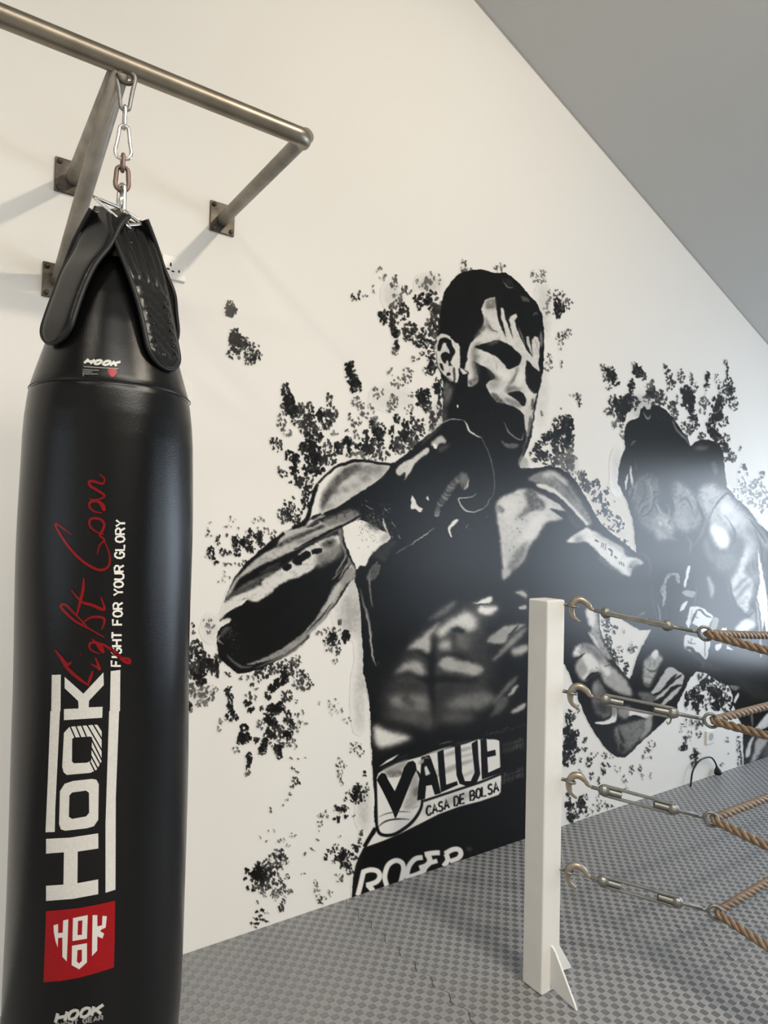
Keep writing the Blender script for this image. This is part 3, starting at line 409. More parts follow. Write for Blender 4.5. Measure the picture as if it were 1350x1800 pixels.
    for s in ('250,1090 300,1060 345,1040', '320,1190 370,1150 420,1130', '330,1280 350,1220 395,1190', '410,1100 440,1090 400,1160', '540,1200 570,1230 565,1330', '455,1120 430,1170 460,1230', '250,1140 260,1100 275,1130', '345,1290 400,1250 440,1180'):
        S_(TH, s, 4.5, 105, 1); c.stroke([(a + 3, b + 2) for a, b in pp(TH, s)], 3, g(14), .8, True, (.3, .3))
    P(TH, '280,1040 330,1030 400,1090 380,1140 310,1120', 70, 3, .6); P(TH, '440,1330 520,1280 600,1330 590,1450 480,1480', 175, 6, .5)
    for s, w, v in (('520,1010 540,1100 590,1180 600,1270 560,1360', 4, 20), ('760,1130 815,1240 835,1340 800,1420', 4, 24), ('880,1320 950,1190 1030,1115 1090,1160', 3, 30), ('640,1190 690,1150 740,1200 760,1290', 3, 40), ('900,1330 930,1250 990,1170', 3.5, 190), ('470,1180 500,1260 560,1300', 3, 160), ('690,1060 730,1120 790,1180', 3, 150), ('360,1010 380,1090 350,1180 300,1260', 3, 30), ('400,1000 430,1100 410,1200', 2.4, 140), ('310,1010 300,1100 270,1180', 2.2, 130)):
        S_(TH, s, w, v, 1.3)
    for s, w, v in (('830,180 850,300 840,400 880,520 960,650 1040,740 1120,800', 3.2, 14), ('780,590 780,650 770,740', 1.6, 120), ('700,180 740,250 730,330', 3, 110), ('560,20 600,100 590,180', 3, 120), ('1000,20 1060,90 1090,200 1050,300', 3, 40), ('1240,280 1230,420 1280,540', 3, 30), ('300,330 380,340 420,420 410,520', 5, 60), ('430,560 440,700 480,860 560,990', 3, 60)):
        S_(TI, s, w, v, 1.4)
    # trunk muscles
    P(TI, '430,70 500,60 540,120 590,190 640,220 560,210 500,150 440,120', 120, 2.5, .5); P(TI, '480,75 500,70 515,105 490,105', 205, 1.5)
    P(TI, '600,0 700,0 720,110 690,160 620,110', 140, 6, .5)
    P(TI, '890,110 930,88 1000,125 1045,200 1030,275 980,295 930,240 900,180', 235, 3.5)
    P(TI, '1010,0 1080,0 1110,70 1080,100 1030,60', 190, 5)
    P(TI, '830,180 870,60 900,0 880,0 840,100 800,200 740,290 790,240', 120, 2)
    P(TI, '830,250 850,330 900,400 940,380 900,300 860,200', 110, 4)
    P(TI, '1130,400 1175,280 1215,255 1215,345 1165,440 1180,500 1235,545 1222,650 1200,700 1192,805 1120,745 1070,655 1052,595 1065,540', 205, 3.5, .35)
    for s in ('1070,640 1140,560 1200,500', '1090,700 1150,620 1220,560', '1120,740 1180,670'): S_(TI, s, 6, 95, 2.5)
    P(TI, '950,350 1060,330 1090,420 1020,480 930,450', 110, 7, .5); P(TI, '1090,120 1200,170 1260,260 1230,420 1290,520 1250,540 1180,260', 160, 6, .3)
    P(TI, '1270,290 1300,440 1330,600 1352,750 1352,960 1330,960 1320,840 1305,960 1290,800 1262,680 1290,560 1275,420', 240, .8, smooth=False)
    P(TI, '1255,700 1280,800 1300,1030 1305,1130 1290,1130 1280,960 1262,820', 150, .8)
    P(TI, '1085,930 1140,860 1200,838 1245,850 1255,900 1180,948 1120,952', 235, 3)
    P(TI, '1205,810 1225,760 1250,800 1250,860 1200,850', 150, 2.5)
    S_(TI, '1048,540 1060,640 1110,750 1190,830 1240,780', 4, 12, 1)
    P(TI, '870,520 890,510 925,600 905,690 880,600', 170, 2.5); P(TI, '715,430 735,430 722,500 702,592 684,588 700,500', 232, .5); P(TI, '675,628 700,618 770,625 762,678 720,668 680,650', 150, .8)
    P(TI, '650,782 668,732 705,697 720,710 690,770 655,792', 228, .5, smooth=False); S_(TI, '785,590 772,735', 1.6, 110, .4)
    # glove with a patch
    P(TI, '735,748 800,745 830,760 922,826 890,890 872,955 830,955 790,905 740,890 718,930 698,880', 232, .4, smooth=False)
    P(TI, '692,975 760,985 850,1010 895,1022 885,1080 862,1172 800,1110 740,1110 688,1075', 220, .8)
    P(TI, '925,835 962,850 935,935 890,935 880,905', 165, .8); P(TI, '958,952 990,918 1028,915 1030,962', 236, .4, smooth=False); P(TI, '1025,1055 1085,1087 1024,1092', 236, .4, smooth=False); P(TI, '935,1052 982,1040 975,1080 940,1098', 232, .5)
    for s, w in (('750,775 730,850', 1.4), ('785,780 760,830 740,885', 4.5), ('770,830 800,835', 3), ('780,782 810,775 860,820 905,838', 3.2), ('715,1030 780,1045', 2.6), ('745,1000 742,1035', 2.6), ('715,1015 725,1035', 2), ('700,1080 740,1078 780,1130 830,1180', 6), ('850,1020 852,1150', 2.6), ('905,860 885,930', 3), ('790,905 740,890 720,940', 2)): S_(TI, s, w, K, .4, (.5, .3))
    P(TI, '680,1070 760,1130 860,1190 1000,1250 760,1230 660,1150', 60, 4, .8)
    P(TI, '497,625 520,560 555,495 600,480 645,488 652,560 622,552 610,500 565,520 540,600 548,680 512,752 520,680', 150, .8, .8)
    S_(TI, '480,730 492,800 503,880', 2.4, 150, .6); S_(TI, '545,780 545,880', 1.6, 150, .5); S_(TI, '500,930 560,1040 640,1110', 1.6, 40, .8)
    for s in ('190,655 250,615 298,583', '265,655 300,620 337,597', '240,702 285,680 318,655', '275,650 320,600'): S_(TI, s, 2.4, 190, .4)
    S_(TI, '300,825 350,805 365,785', 4, 120, 1)
    # trunks and leg of the opponent
    P(TK, '1080,1185 1110,1080 1160,980 1185,985 1150,1100 1132,1200 1092,1232', 205, 1); P(TK, '1140,1285 1180,1150 1220,1000 1345,975 1335,1060 1280,1150 1210,1255', 175, 2.5, .4); P(TK, '1190,885 1260,800 1350,690 1500,620 1500,760 1350,860 1260,895', 200, 1.2, .3)
    P(TK, '950,575 958,500 1002,450 1006,490 985,548 962,582', 232, .4, smooth=False); P(TK, '890,370 960,375 1028,390 1000,412 940,430', 125, .6, .5); P(TK, '1140,710 1165,720 1175,830 1160,850 1145,770', 90, .8)
    P(TK, '1290,1130 1350,1060 1500,1000 1500,1250 1300,1250', 90, 3, .5); P(TK, '880,240 1000,290 1350,420 1350,560 1100,470', 36, 4, .6)
    for x in (1372, 1398, 1420): c.stroke([(x, 960), (x + 6, 1120), (x - 4, 1290)], 8, g(120), 3, True, (.2, .2))

    # ---- the boxer (body 2)
    body = '''910,822 935,823 960,819 982,822 1000,833 1015,848 1024,864 1038,887 1049,909 1060,924 1084,944 1112,966 1128,1010 1150,1100 1235,1168 1224,1181 1210,1198 1200,1218 1191,1238 1190,1250 1172,1264 1148,1286 1131,1300 1113,1320 1100,1331 1087,1331 1080,1329 1064,1315 1049,1295 1035,1272 1020,1238 1006,1198 993,1167 930,1160 930,1330 990,1480 885,1510 700,1545 618,1580'''
    left = pp(TF, '75,1290 90,1120 120,1020 160,940 245,800 235,700 240,600 225,420 215,250 210,0') + pp(TE, '130,1150 125,1000 105,880 80,780 75,600 60,350 40,160 10,60')
    arm = pp(TD, '1220,640 1180,530 1140,560 1100,620 1050,700 980,780 900,870 830,960 825,1000 760,1050 680,1110 560,1185 450,1240 340,1270 260,1278 170,1210 115,1150 95,1040 100,950 130,910 200,870 208,850 150,845 118,868 112,855 150,815 215,770 300,730 340,690 150,722 180,640 220,550 270,480 330,410 400,345 480,275 560,210 630,165')
    sh = pp(TC, '60,935 130,908 165,880 190,830 212,750 232,650 265,580 330,515 400,455 470,422 560,398 680,405 760,420 860,430 930,380 1000,330 1080,250 1180,180 1250,110') + [(800, 735), (870, 760)]
    c.poly([tuple(map(float, q.split(','))) for q in body.split()] + left + arm + sh, g(K), 0, False, 1, 2)
    # window of bare wall between arm and opponent
    P(TJ, '330,80 450,90 520,140 600,190 650,213 740,215 712,262 690,310 660,360 640,400 620,470 600,530 585,575 570,605 545,585 500,540 430,440 370,330 345,260 335,200', 240, .3, smooth=False, ident=1)
    for tok in '1068,1100,9,11,40,1,2.6 1066,1085,7,6,20,.8,2.6 1081,1106,5,9,26,1,2.4 1068,1128,7,14,50,1,2.6 1074,1150,9,12,48,1,2.6 1088,1160,7,8,22,.97,2.4 1100,1172,6,9,34,1,2.4 1098,1182,5,5,14,.95,2.2 1110,1142,7,7,26,1,2.2 1118,1138,4,4,7,.9,2 1108,1130,6,5,8,.6,2 1090,1142,6,7,12,.5,2.2 1058,1092,3,12,12,.5,2 1096,1110,4,6,8,.4,2.2'.split():
        x, y, rx, ry, n, dk, sz = map(float, tok.split(','))
        for i in range(int(n * 1.3)):
            a = RNG.uniform(0, 6.283); q = math.sqrt(RNG.uniform(0, 1)); s = sz * RNG.uniform(.5, 1)
            c.dab(x + rx * q * math.cos(a), y + ry * q * math.sin(a), s * .75, s * 1.1, RNG.normal(.2, .6), g(20 + (1 - dk) * 160), .9, RNG.uniform(0, .5))
    S_(TJ, '318,90 335,200 372,330 432,440 500,540 540,580 570,607', 2.6, K, .3)
    # near arm: shoulder cap
    P(TC, '262,585 330,525 400,470 480,440 560,420 680,415 780,430 840,448 800,500 740,560 640,630 540,690 460,745 390,790 330,812 285,835 240,855 196,872 200,830 222,750 240,655', 205, .4, .15)
    P(TC, '262,590 330,525 390,475 440,455 400,500 350,570 300,650 275,740 285,800 240,840 205,850 225,740 240,655', 238, 1.5)
    P(TC, '290,805 300,700 350,600 420,520 480,465 560,440 610,432 560,490 500,545 430,600 385,660 330,740', 78, 3, .5)
    for x, y, r, v in ((620, 490, 70, 120), (700, 470, 60, 110), (760, 470, 40, 140), (640, 550, 45, 120), (560, 600, 40, 150), (480, 630, 35, 90), (400, 650, 40, 80), (740, 520, 40, 150), (350, 760, 40, 150), (590, 470, 30, 100)):
        P(TC, ' '.join('%d,%d' % (x + r * math.cos(a) * 1.1, y + r * .6 * math.sin(a)) for a in np.linspace(0, 6.28, 9)[:-1]), v, 3.2, .9, .6)
    S_(TC, '560,440 450,560 340,700 290,800', 3, 95, 2); S_(TC, '480,580 560,545 660,500', 4, 185, 2.5)
    P(TC, '195,868 225,842 285,820 280,838 235,866 200,875', K, .3); P(TC, '298,830 330,805 400,785 360,805 320,835', K, .4)
    P(TC, '200,872 240,866 290,838 330,834 300,850 240,880 180,925 168,930', 225, 1.5)
    # forearm bands
    P(TD, '600,170 640,150 720,130 800,108 860,95 910,70 950,85 1050,55 1180,35 1230,50 1060,130 930,190 800,258 680,318 560,368 440,425 330,490 250,560 215,640 165,690 150,715 175,655 225,560 300,470 380,395 470,325 560,275', 188, 1.6, .3)
    P(TD, '540,285 600,240 700,190 790,155 860,130 920,105 960,120 880,150 800,185 700,230 600,270', 62, 2.4, .8); P(TD, '700,240 860,190 1000,140 1160,75 1180,90 1000,170 840,230', 120, 3, .6)
    P(TD, '940,60 1050,20 1150,-20 1220,10 1200,50 1080,80 980,110', 130, 3, .8)
    P(TD, '800,125 840,100 910,75 890,95 840,120', 50, .8)
    P(TD, '150,722 200,680 300,620 420,570 480,500 560,475 620,430 690,385 760,320 840,265 940,215 1050,185 1080,230 1060,285 980,345 900,405 830,470 740,512 640,550 560,605 500,655 400,712 310,690 270,742 190,785 125,850 100,850 130,790', 222, 1.8, .25)
    P(TD, '930,240 1000,205 1040,230 1020,280 960,290 920,270', 95, 3.4, .5); P(TD, '900,330 1000,290 1070,250 1090,330 1000,390 880,440', 130, 4, .5); P(TD, '990,225 1010,240 990,258 970,245', 45, 1)
    P(TD, '180,690 240,620 300,580 400,525 480,490 560,440 605,440 540,490 440,550 330,610 220,670', 95, 2.2, .8)
    P(TD, '180,672 240,628 330,590 430,560 450,575 340,625 230,660', 70, 1.8, .8); S_(TD, '430,575 450,545 465,535', 3, 45, .5)
    S_(TD, '1240,20 1130,90 1000,150 900,200 800,250 700,300', 5, K, .5, (.8, .2)); S_(TD, '670,328 630,350 590,368', 2.2, K, .3); S_(TD, '570,375 500,415 440,440 400,480 330,520 270,550', 4.5, K, .6, (.3, .5))
    S_(TD, '600,400 520,440 480,470 430,490', 7, 60, 1.8)
    for s in ('690,385 720,345 760,335 800,310 830,315 842,345 800,375 770,395 760,420 725,425 700,408', '838,305 870,290 900,283 930,290 920,320 890,335 850,338', '610,432 650,405 690,415 685,440 655,468 625,465'): P(TD, s, K, .3, smooth=False)
    P(TD, '520,450 570,440 590,450 560,470 510,470', 45, .8)
    c.stroke(pp(TC, '60,938 130,908 165,880 190,830 212,750 236,650 265,590'), 7.5, g(K), .4, True, (.8, .8)); c.stroke(pp(TC, '265,585 330,518 400,460 470,428 560,405 680,412 760,425 860,432 930,385 1000,335 1080,255 1180,185 1250,120'), 4.6, g(K), .4, True, (.8, 1))
    c.stroke(pp(TD, '630,168 560,215 480,280 400,350 330,415 280,470 240,520'), 5.5, g(K), .4, True, (1, .2)); c.stroke(pp(TD, '240,520 215,560 195,610'), 1.6, g(60), .5)
    # bare armpit
    P(TC, '460,938 480,920 530,895 580,870 630,880 700,920 780,960 838,1005 822,1040 760,1080 720,1120 690,1140 665,1180 640,1235 600,1235 566,1262 540,1200 500,1110 470,1020', 238, .5)
    P(TC, '640,900 700,905 760,940 720,960 660,930', 110, 2.5, .9, .8); P(TC, '780,985 830,990 838,1010 790,1045 760,1050', 150, 3, 0, .7)
    for i in range(26): c.dab(500 + RNG.normal(640, 40) / 4.5, 720 + RNG.normal(975, 26) / 4.5, .7, .8, 0, g(40), .8)
    S_(TC, '445,950 462,1020 500,1120 560,1255', 3.2, K, .3, (.8, .6)); P(TC, '425,960 455,950 462,1040 490,1130 530,1210 552,1262 530,1260 480,1150 440,1050', 128, 1.2, .3)
    P(TC, '470,1310 500,1230 530,1230 560,1265 548,1345 460,1350', 200, 1.5, .4)
    for s in ('380,1345 440,1270 480,1190', '430,1345 470,1270 510,1210', '400,1300 470,1190 490,1150', '520,1345 540,1290'): S_(TC, s, 3.2, 140, .8); c.stroke([(a + 3, b + 1.5) for a, b in pp(TC, s)], 2.4, g(K), .5, True, (.3, .3))
    # frayed fur at the wrist
    for i in range(250):
        x, y = RNG.normal(715, 85), RNG.normal(900, 85)
        if 560 < x < 920 and y > 690: c.dab(500 + x / 4.5, 720 + y / 4.5, .7, RNG.uniform(.8, 2.6), .5 + RNG.normal(0, .4), g(RNG.uniform(50, 190)), .8)
    for s in ('790,780 810,800', '780,860 800,940 830,1000', '850,890 880,930', '640,720 660,730', '640,760 700,790', '905,990 915,1020', '850,1000 860,1010', '700,1250 660,1330', '740,1200 690,1260'): S_(TC, s, 3.4, 200, .8)
    P(TC, '690,1150 760,1090 840,1040 890,1050 840,1120 800,1200 740,1180', 45, 2, .8); P(TC, '650,1340 690,1240 740,1220 760,1240 720,1340', 85, 1.4, .8)
    # lower edge of the arm
    P(TD, '1165,435 1110,480 1060,560 1000,640 940,740 880,830 810,920 700,1020 560,1110 450,1160 330,1205 420,1195 600,1140 720,1068 800,1000 900,900 980,805 1040,725 1065,655 1120,580 1175,515', 150, 1.4, .4)
    P(TD, '1020,600 1060,560 1080,600 1030,690 960,780 920,800 960,720', 190, 2.5)
    S_(TD, '830,985 740,1070 640,1130 520,1185 400,1235', 4, 110, 1.4); S_(TD, '1160,540 1100,620 1040,720 960,810', 2.4, K, .4); S_(TD, '1010,720 900,850 800,960', 2.4, 40, .5)
    S_(TD, '175,1120 215,1175 290,1225 380,1222', 5, 88, 1.4); S_(TD, '130,970 105,1010 150,1050', 3.4, 120, .8); P(TD, '130,940 180,905 215,920 160,960 140,1000', 70, 1.8, .6)
    for i in range(26): c.dab(360 + RNG.normal(215, 28) / 4.5, 900 + RNG.normal(990, 50) / 4.5, .8, 1.4, RNG.uniform(0, 3), g(RNG.uniform(70, 150)), .8)
    S_(TD, '140,862 190,846 208,858', 4.5, 205, 1)
    # chest
    P(TB, '683,742 720,700 800,660 880,622 950,640 1010,655 1100,690 1180,730 1242,802 1225,830 1215,862 1160,882 1090,888 1048,930 1015,1000 960,1060 925,1130 900,1200 840,1250 775,1280 738,1350 735,1250 722,1120 715,1000 697,900 690,800', 208, 2.6, .2)
    P(TB, '1000,830 1050,800 1090,850 1040,920 1000,1000 940,1060 860,1080 900,980', 236, 6, 0, .8); P(TB, '720,760 800,700 860,740 830,850 760,900 715,850', 228, 6, 0, .7)
    P(TB, '905,660 960,625 1000,660 1030,710 1065,730 1062,785 1000,790 930,822 850,862 880,820 930,760 920,700', 84, 3, .8)
    P(TB, '690,760 720,760 750,800 730,815 700,800', 110, 2, .6); P(TB, '760,1040 900,1100 920,1180 830,1250 770,1240', 190, 5, .4, .6); P(TB, '840,1120 940,1040 900,1160 860,1230 740,1340 760,1270', 90, 4, .8, .7)
    for x, y in ((738, 800), (835, 860), (885, 865), (875, 970), (850, 940), (825, 1085), (790, 1110), (1035, 730)): c.dab(720 + x / 4.5, 720 + y / 4.5, 1.2, 1.8, .4, g(50), .8)
    P(TB, '1110,780 1180,800 1245,810 1300,880 1200,850', K, 1.2)
    # far shoulder and upper arm
    P(TG, '130,190 200,140 300,115 390,150 480,240 530,330 585,420 628,520 622,562 570,525 510,460 440,385 360,300 260,240 170,215', 132, 2.4, .4)
    P(TG, '230,150 310,130 380,165 440,220 420,240 340,185 260,170', 205, 3); P(TG, '190,228 300,245 400,322 480,402 560,488 612,555 570,545 500,455 420,375 330,305 220,262', 222, 1.4)
    P(TG, '240,272 330,308 420,378 500,470 572,540 540,565 480,512 430,445 350,372 280,330', 34, 1.4); P(TG, '430,440 520,540 560,560 500,575 440,500', 60, 2.5)
    S_(TG, '440,200 540,340 620,470', 4, 52, 2); S_(TG, '300,150 420,250 520,380', 3, 80, 2, (.2, .2))
    P(TG, '430,690 475,640 545,600 590,568 640,598 720,640 800,690 880,740 900,788 1000,820 1038,858 960,880 938,955 900,952 820,900 740,832 680,770 620,708 560,682 500,692', 232, 1.7, .15)
    P(TG, '500,640 560,640 560,680 500,690', 140, 4); P(TG, '960,830 1030,850 960,900 930,960 920,880', 120, 3, .8, .7); P(TG, '660,780 760,860 900,950 840,930 720,860', 110, 3, .8); P(TG, '640,600 720,640 860,720 960,800 860,760 700,660', 150, 3, .4, .7)
    for s, w in (('655,672 685,685', 5), ('712,692 704,730', 2), ('725,700 718,740', 1.8), ('742,705 736,745', 2), ('760,742 790,760 785,800', 3), ('810,800 828,815', 5), ('850,838 848,865', 2.4), ('865,840 866,870', 2.4), ('878,850 885,882', 2), ('935,880 938,890', 4)): S_(TG, s, w, 40, .4, (.6, .6))
    S_(TG, '400,700 440,650 520,600 585,560', 2, 14, .8); S_(TG, '585,560 700,560 830,650 950,745', 1.6, 14, .4)
    # stomach
    P(TE, '380,640 500,500 680,370 880,260 1010,250 1080,300 1000,420 1010,560 1060,700 1020,900 900,1050 700,1130 450,1130 240,1080 240,900 310,760', 66, 12, .3, .75)
    S_(TE, '605,480 590,640 580,850 590,1000 600,1180', 13, 14, 3.5, alpha=.9); S_(TE, '400,620 470,600 560,650 600,640', 7, 12, 3, alpha=.9); S_(TE, '640,660 700,630 800,650 900,690', 6, 12, 3, alpha=.9); S_(TE, '300,800 380,765 460,780 560,830 700,810 850,830 950,800', 9, 12, 4, alpha=.9)
    for s, v, b in (('930,245 1000,208 1036,215 1012,255 955,262 890,258', 225, 1.4), ('925,300 960,268 1000,280 1062,275 1072,300 1020,335 955,332', 225, 2.6), ('640,500 625,465 700,400 780,350 850,318 905,365 922,420 870,462 830,452 770,428 720,452 680,492', 205, 4), ('410,600 450,550 520,500 580,440 650,390 610,455 572,510 578,560 560,622 520,600 470,588', 165, 3), ('640,560 680,530 730,540 742,580 690,602 650,600', 165, 4), ('750,472 800,462 845,490 900,520 870,580 800,602 770,560', 92, 5), ('635,705 700,650 770,680 860,692 940,720 972,750 920,792 850,782 760,762 680,750', 158, 2.4), ('310,785 360,722 430,690 500,690 532,740 528,782 480,780 430,752 370,757', 152, 3.2), ('280,960 330,930 400,945 500,930 560,965 560,1050 500,1080 400,1040 340,1042 290,1010', 112, 5), ('220,1080 350,1050 560,1080 592,1190 400,1135 300,1100', 78, 6), ('680,1000 760,962 860,932 1000,920 1062,960 980,1022 860,1042 740,1032', 108, 5), ('640,1090 800,1065 900,1085 850,1135 700,1140', 74, 5), ('165,1160 230,1190 330,1220 432,1255 300,1305 200,1325 165,1250', 205, 3.4), ('995,535 1060,470 1120,430 1200,412 1290,408 1230,442 1160,492 1132,540 1082,556', 150, 1.6), ('1040,672 1100,602 1160,530 1220,470 1300,436 1235,520 1170,582 1110,632 1050,682', 122, 2), ('1170,612 1222,580 1300,566 1290,612 1212,642', 170, 2.6), ('1040,990 1090,922 1180,822 1232,800 1160,882 1100,942 1050,1002', 105, 2), ('1150,942 1200,872 1232,862 1190,922', 165, 1.2), ('1170,1070 1210,1030 1280,995 1262,1042', 165, 1.2), ('1050,1050 1080,960 1150,950 1120,1040 1020,1100', 80, 2.5), ('560,380 650,300 740,240 775,235 740,290 660,350', 85, 2.6), ('1110,10 1160,0 1180,20 1120,75', 165, 2), ('1200,175 1250,160 1290,190 1285,220 1240,190', 170, 1.6), ('1225,290 1285,270 1285,300', 170, 1)):
        P(TE, s, v, b * 3.2, 0, .42); P(TE, s, v * 1.08, b * 1.25, .12)
    P(TE, '355,960 400,935 430,960 470,1000 430,1030 390,1000', 60, 3, 0, .7); P(TE, '730,455 770,430 830,455 820,480 760,470', 40, 2); S_(TE, '890,262 950,262 1010,258', 2.2, K, .6); S_(TE, '960,270 990,290', 1.6, K, .5)
    S_(TE, '690,290 740,262', 4, 105, 1.8); S_(TE, '600,340 560,390', 4, 70, 2); S_(TE, '750,480 745,600', 8, 16, 3, alpha=.8); S_(TE, '1150,490 1180,470 1240,400', 2.5, 16, 1.2); S_(TE, '330,1170 420,1210', 6, 45, 2)
    S_(TE, '55,140 80,260 105,330 130,460 140,600 160,700', 4.5, 118, 1.2, (.2, .2)); S_(TE, '130,0 125,120 148,290', 3.4, 110, .9, (.3, .2)); S_(TE, '100,330 130,480 145,620 170,720', 1.8, 190, .6); S_(TE, '190,10 165,90', 2.6, 105, .8); S_(TE, '200,680 170,720', 2, 110, .6); S_(TE, '90,860 120,980', 2.4, 70, 1)
    # lower arm and elbow in front of the hip
    P(TJ, '218,50 270,35 315,70 322,140 335,210 362,320 432,440 380,430 300,330 250,240 265,200 240,160', 165, 1.8, .5); P(TJ, '225,60 280,50 300,110 290,190 262,170', 228, 2); P(TJ, '240,230 280,260 340,360 300,330', 215, 1.6)
    P(TJ, '118,385 150,340 200,318 290,335 370,420 420,490 500,560 560,640 592,735 520,725 450,690 400,660 360,610 330,550 262,580 205,622 160,570 140,492 178,432 130,432', 172, 2.6, .15)
    P(TJ, '190,420 260,400 310,450 330,520 260,535 225,600 190,590 240,520', 232, 2.4); P(TJ, '330,480 400,510 420,560 380,570', 225, 2); P(TJ, '125,385 150,350 175,350 170,410 140,410', 230, 1.2); P(TJ, '200,330 250,330 330,400 360,450 300,430', 120, 3, .6)
    for s, w in (('195,320 200,355', 2), ('160,370 175,400', 1.6), ('130,440 165,435 215,395', 3.2), ('220,610 270,565 322,545', 5), ('370,500 420,490', 3.4), ('300,505 320,520', 1.8)): S_(TJ, s, w, K, .6)
    P(TJ, '270,690 310,600 350,640 400,740 424,860 390,912 320,882 280,800', 110, 3.4, .4); P(TJ, '280,660 310,620 320,690 300,720', 150, 3); P(TJ, '300,800 380,780 390,860 340,870', 60, 3.4)
    P(TJ, '300,942 400,922 440,872 466,825 466,930 400,956 330,957', 234, .9); P(TJ, '430,820 466,815 466,880 440,900', 150, 1.6)
    P(TJ, '475,840 560,808 582,870 540,920 490,900', 140, 3, .4); P(TJ, '575,850 660,862 752,880 742,900 682,916 612,892 570,902', 232, 1.2)
    P(TJ, '455,985 520,960 620,930 705,915 745,950 700,1022 640,1090 560,1172 500,1182 475,1120 450,1040', 118, 3.2, .5); P(TJ, '480,990 530,1080 520,1120 490,1040', 30, 2); P(TJ, '700,930 745,880 735,1000 650,1090 690,1000', 160, 2); P(TJ, '490,1110 540,1150 500,1180', 40, 1)
    S_(TJ, '550,910 620,895 690,920', 4, K, .8)
    P(TJ, '630,705 700,705 790,720 780,790 700,790', 105, 2.6, .4)
    P(TJ, '870,512 910,508 960,540 1000,580 992,622 962,692 900,762 840,805 770,830 762,780 800,712 742,716 780,650 830,570', 198, .8, .15)
    P(TJ, '740,722 800,708 840,665 880,610 945,556 925,600 962,570 985,575 925,620 865,675 800,730', K, .6); P(TJ, '775,800 800,760 850,720 905,660 985,642 930,682 862,742 800,815', K, .7); P(TJ, '705,845 770,770 800,760 740,830', K, .6)
    P(TJ, '672,572 690,452 750,402 786,362 800,400 832,432 792,522 752,612 722,662 682,632', 175, 2.8, .3); P(TJ, '740,410 785,365 800,410 770,440', 228, 1.4)
    for s in ('690,520 760,540 790,510', '680,580 750,590', '685,620 720,650 745,620'): S_(TJ, s, 3, 70, 1.4)
    P(TJ, '640,100 680,70 690,90', 110, 1.4)

    # ---- head (3)
    head = '258,1400 262,1200 270,1050 258,975 225,860 222,740 222,640 228,520 245,400 275,290 330,195 390,140 470,112 560,103 620,118 680,135 750,130 800,155 870,220 950,310 1015,380 1045,460 1062,560 1068,650 1060,740 1062,840 1055,920 1045,960 1030,1040 1005,1140 985,1250 975,1350 965,1430 930,1530 885,1620 870,1680'
    P(TA, head, K, 0, ident=3, smooth=False); c.poly(pp(TA, '870,1680 700,1750 500,1700 300,1450 258,1390 600,1300'), g(K), 0, False)
    P(TA, '205,740 222,640 268,618 312,635 345,690 365,730 395,715 402,800 395,900 385,960 372,1003 350,990 325,985 285,958 243,920 218,870 208,800', 212, .5, .2, ident=3)
    P(TA, '225,752 222,700 240,655 282,642 325,670 350,730 368,715 362,760 335,812 320,842 338,866 308,868 300,790 318,762 305,730 290,690 270,682 255,712 245,748', K, .3, smooth=False)
    P(TA, '250,785 275,762 305,768 312,812 290,832 285,848 262,838', K, .3); P(TA, '234,848 256,860 270,905 256,908 240,880', K, .3); P(TA, '290,932 315,925 326,945 300,952', K, .3); P(TA, '345,880 360,880 362,1000 350,995', 60, .6)
    S_(TA, '212,760 218,870 262,940 340,985', 1.8, 30, .4); S_(TA, '222,650 262,622 312,640', 1.4, 215, .4)
    P(TA, '330,660 372,690 385,690 398,760 398,870 384,960 372,1000 368,900 345,870 335,825 362,770', 222, .5, .15)
    face = '600,348 640,332 672,328 682,400 692,470 712,535 735,590 768,650 754,600 735,530 722,470 722,412 738,408 752,450 762,510 786,570 820,660 802,580 786,505 800,475 845,455 850,480 830,510 842,560 870,632 900,692 940,762 975,802 950,742 930,690 925,642 945,640 955,690 966,745 978,802 966,700 972,660 990,635 1015,642 1030,690 1025,770 1020,840 1030,920 1010,1030 985,1085 1008,1080 990,1150 975,1200 965,1290 945,1400 915,1370 905,1262 870,1215 800,1182 740,1167 690,1152 650,1112 620,1062 608,1012 640,985 682,968 660,930 600,882 540,850 508,832 528,900 540,952 535,1000 500,1030 458,1030 465,960 432,900 455,832 455,760 480,690 530,640 562,610 582,560 592,500 570,422 575,390'
    P(TA, face, 218, .35, .12, smooth=False)
    # face modelling
    P(TA, '610,360 670,335 680,400 650,420 600,420', 130, 2, .7); S_(TA, '610,415 660,400', 2, 60, .5); P(TA, '595,480 625,520 660,580 700,605 650,600 600,560', 150, 2, .6); S_(TA, '620,540 660,590 700,604', 1.6, 60, .4)
    P(TA, '560,620 600,560 580,540 550,590 510,650', 120, 2, .8); P(TA, '490,770 520,700 580,690 520,760 560,800 500,820', 90, 4, .4, .8); P(TA, '500,810 540,850 545,960 520,1000 500,900', 80, 3.5, .4, .9)
    P(TA, '518,722 580,696 650,672 700,667 780,700 850,755 886,800 878,840 850,870 785,893 740,850 690,800 620,762 560,742', K, .8); P(TA, '600,700 690,660 720,640 690,690', 120, 2.5, 0, .7)
    P(TA, '930,828 972,870 1010,900 1036,930 1030,1000 1005,1050 985,1087 945,1052 920,1000 912,950 918,880', K, .6)
    P(TA, '780,1082 830,1070 872,1067 914,1112 920,1170 905,1186 870,1166 822,1122 788,1100', K, .5)
    P(TA, '845,880 860,900 835,960 815,1000 770,1040 755,1060 800,990 825,950', 105, 2.2); P(TA, '755,1060 790,1030 860,1040 890,1060 830,1065 780,1085', 90, 2.6, 0, .8); S_(TA, '840,930 820,985', 2.4, 45, .8)
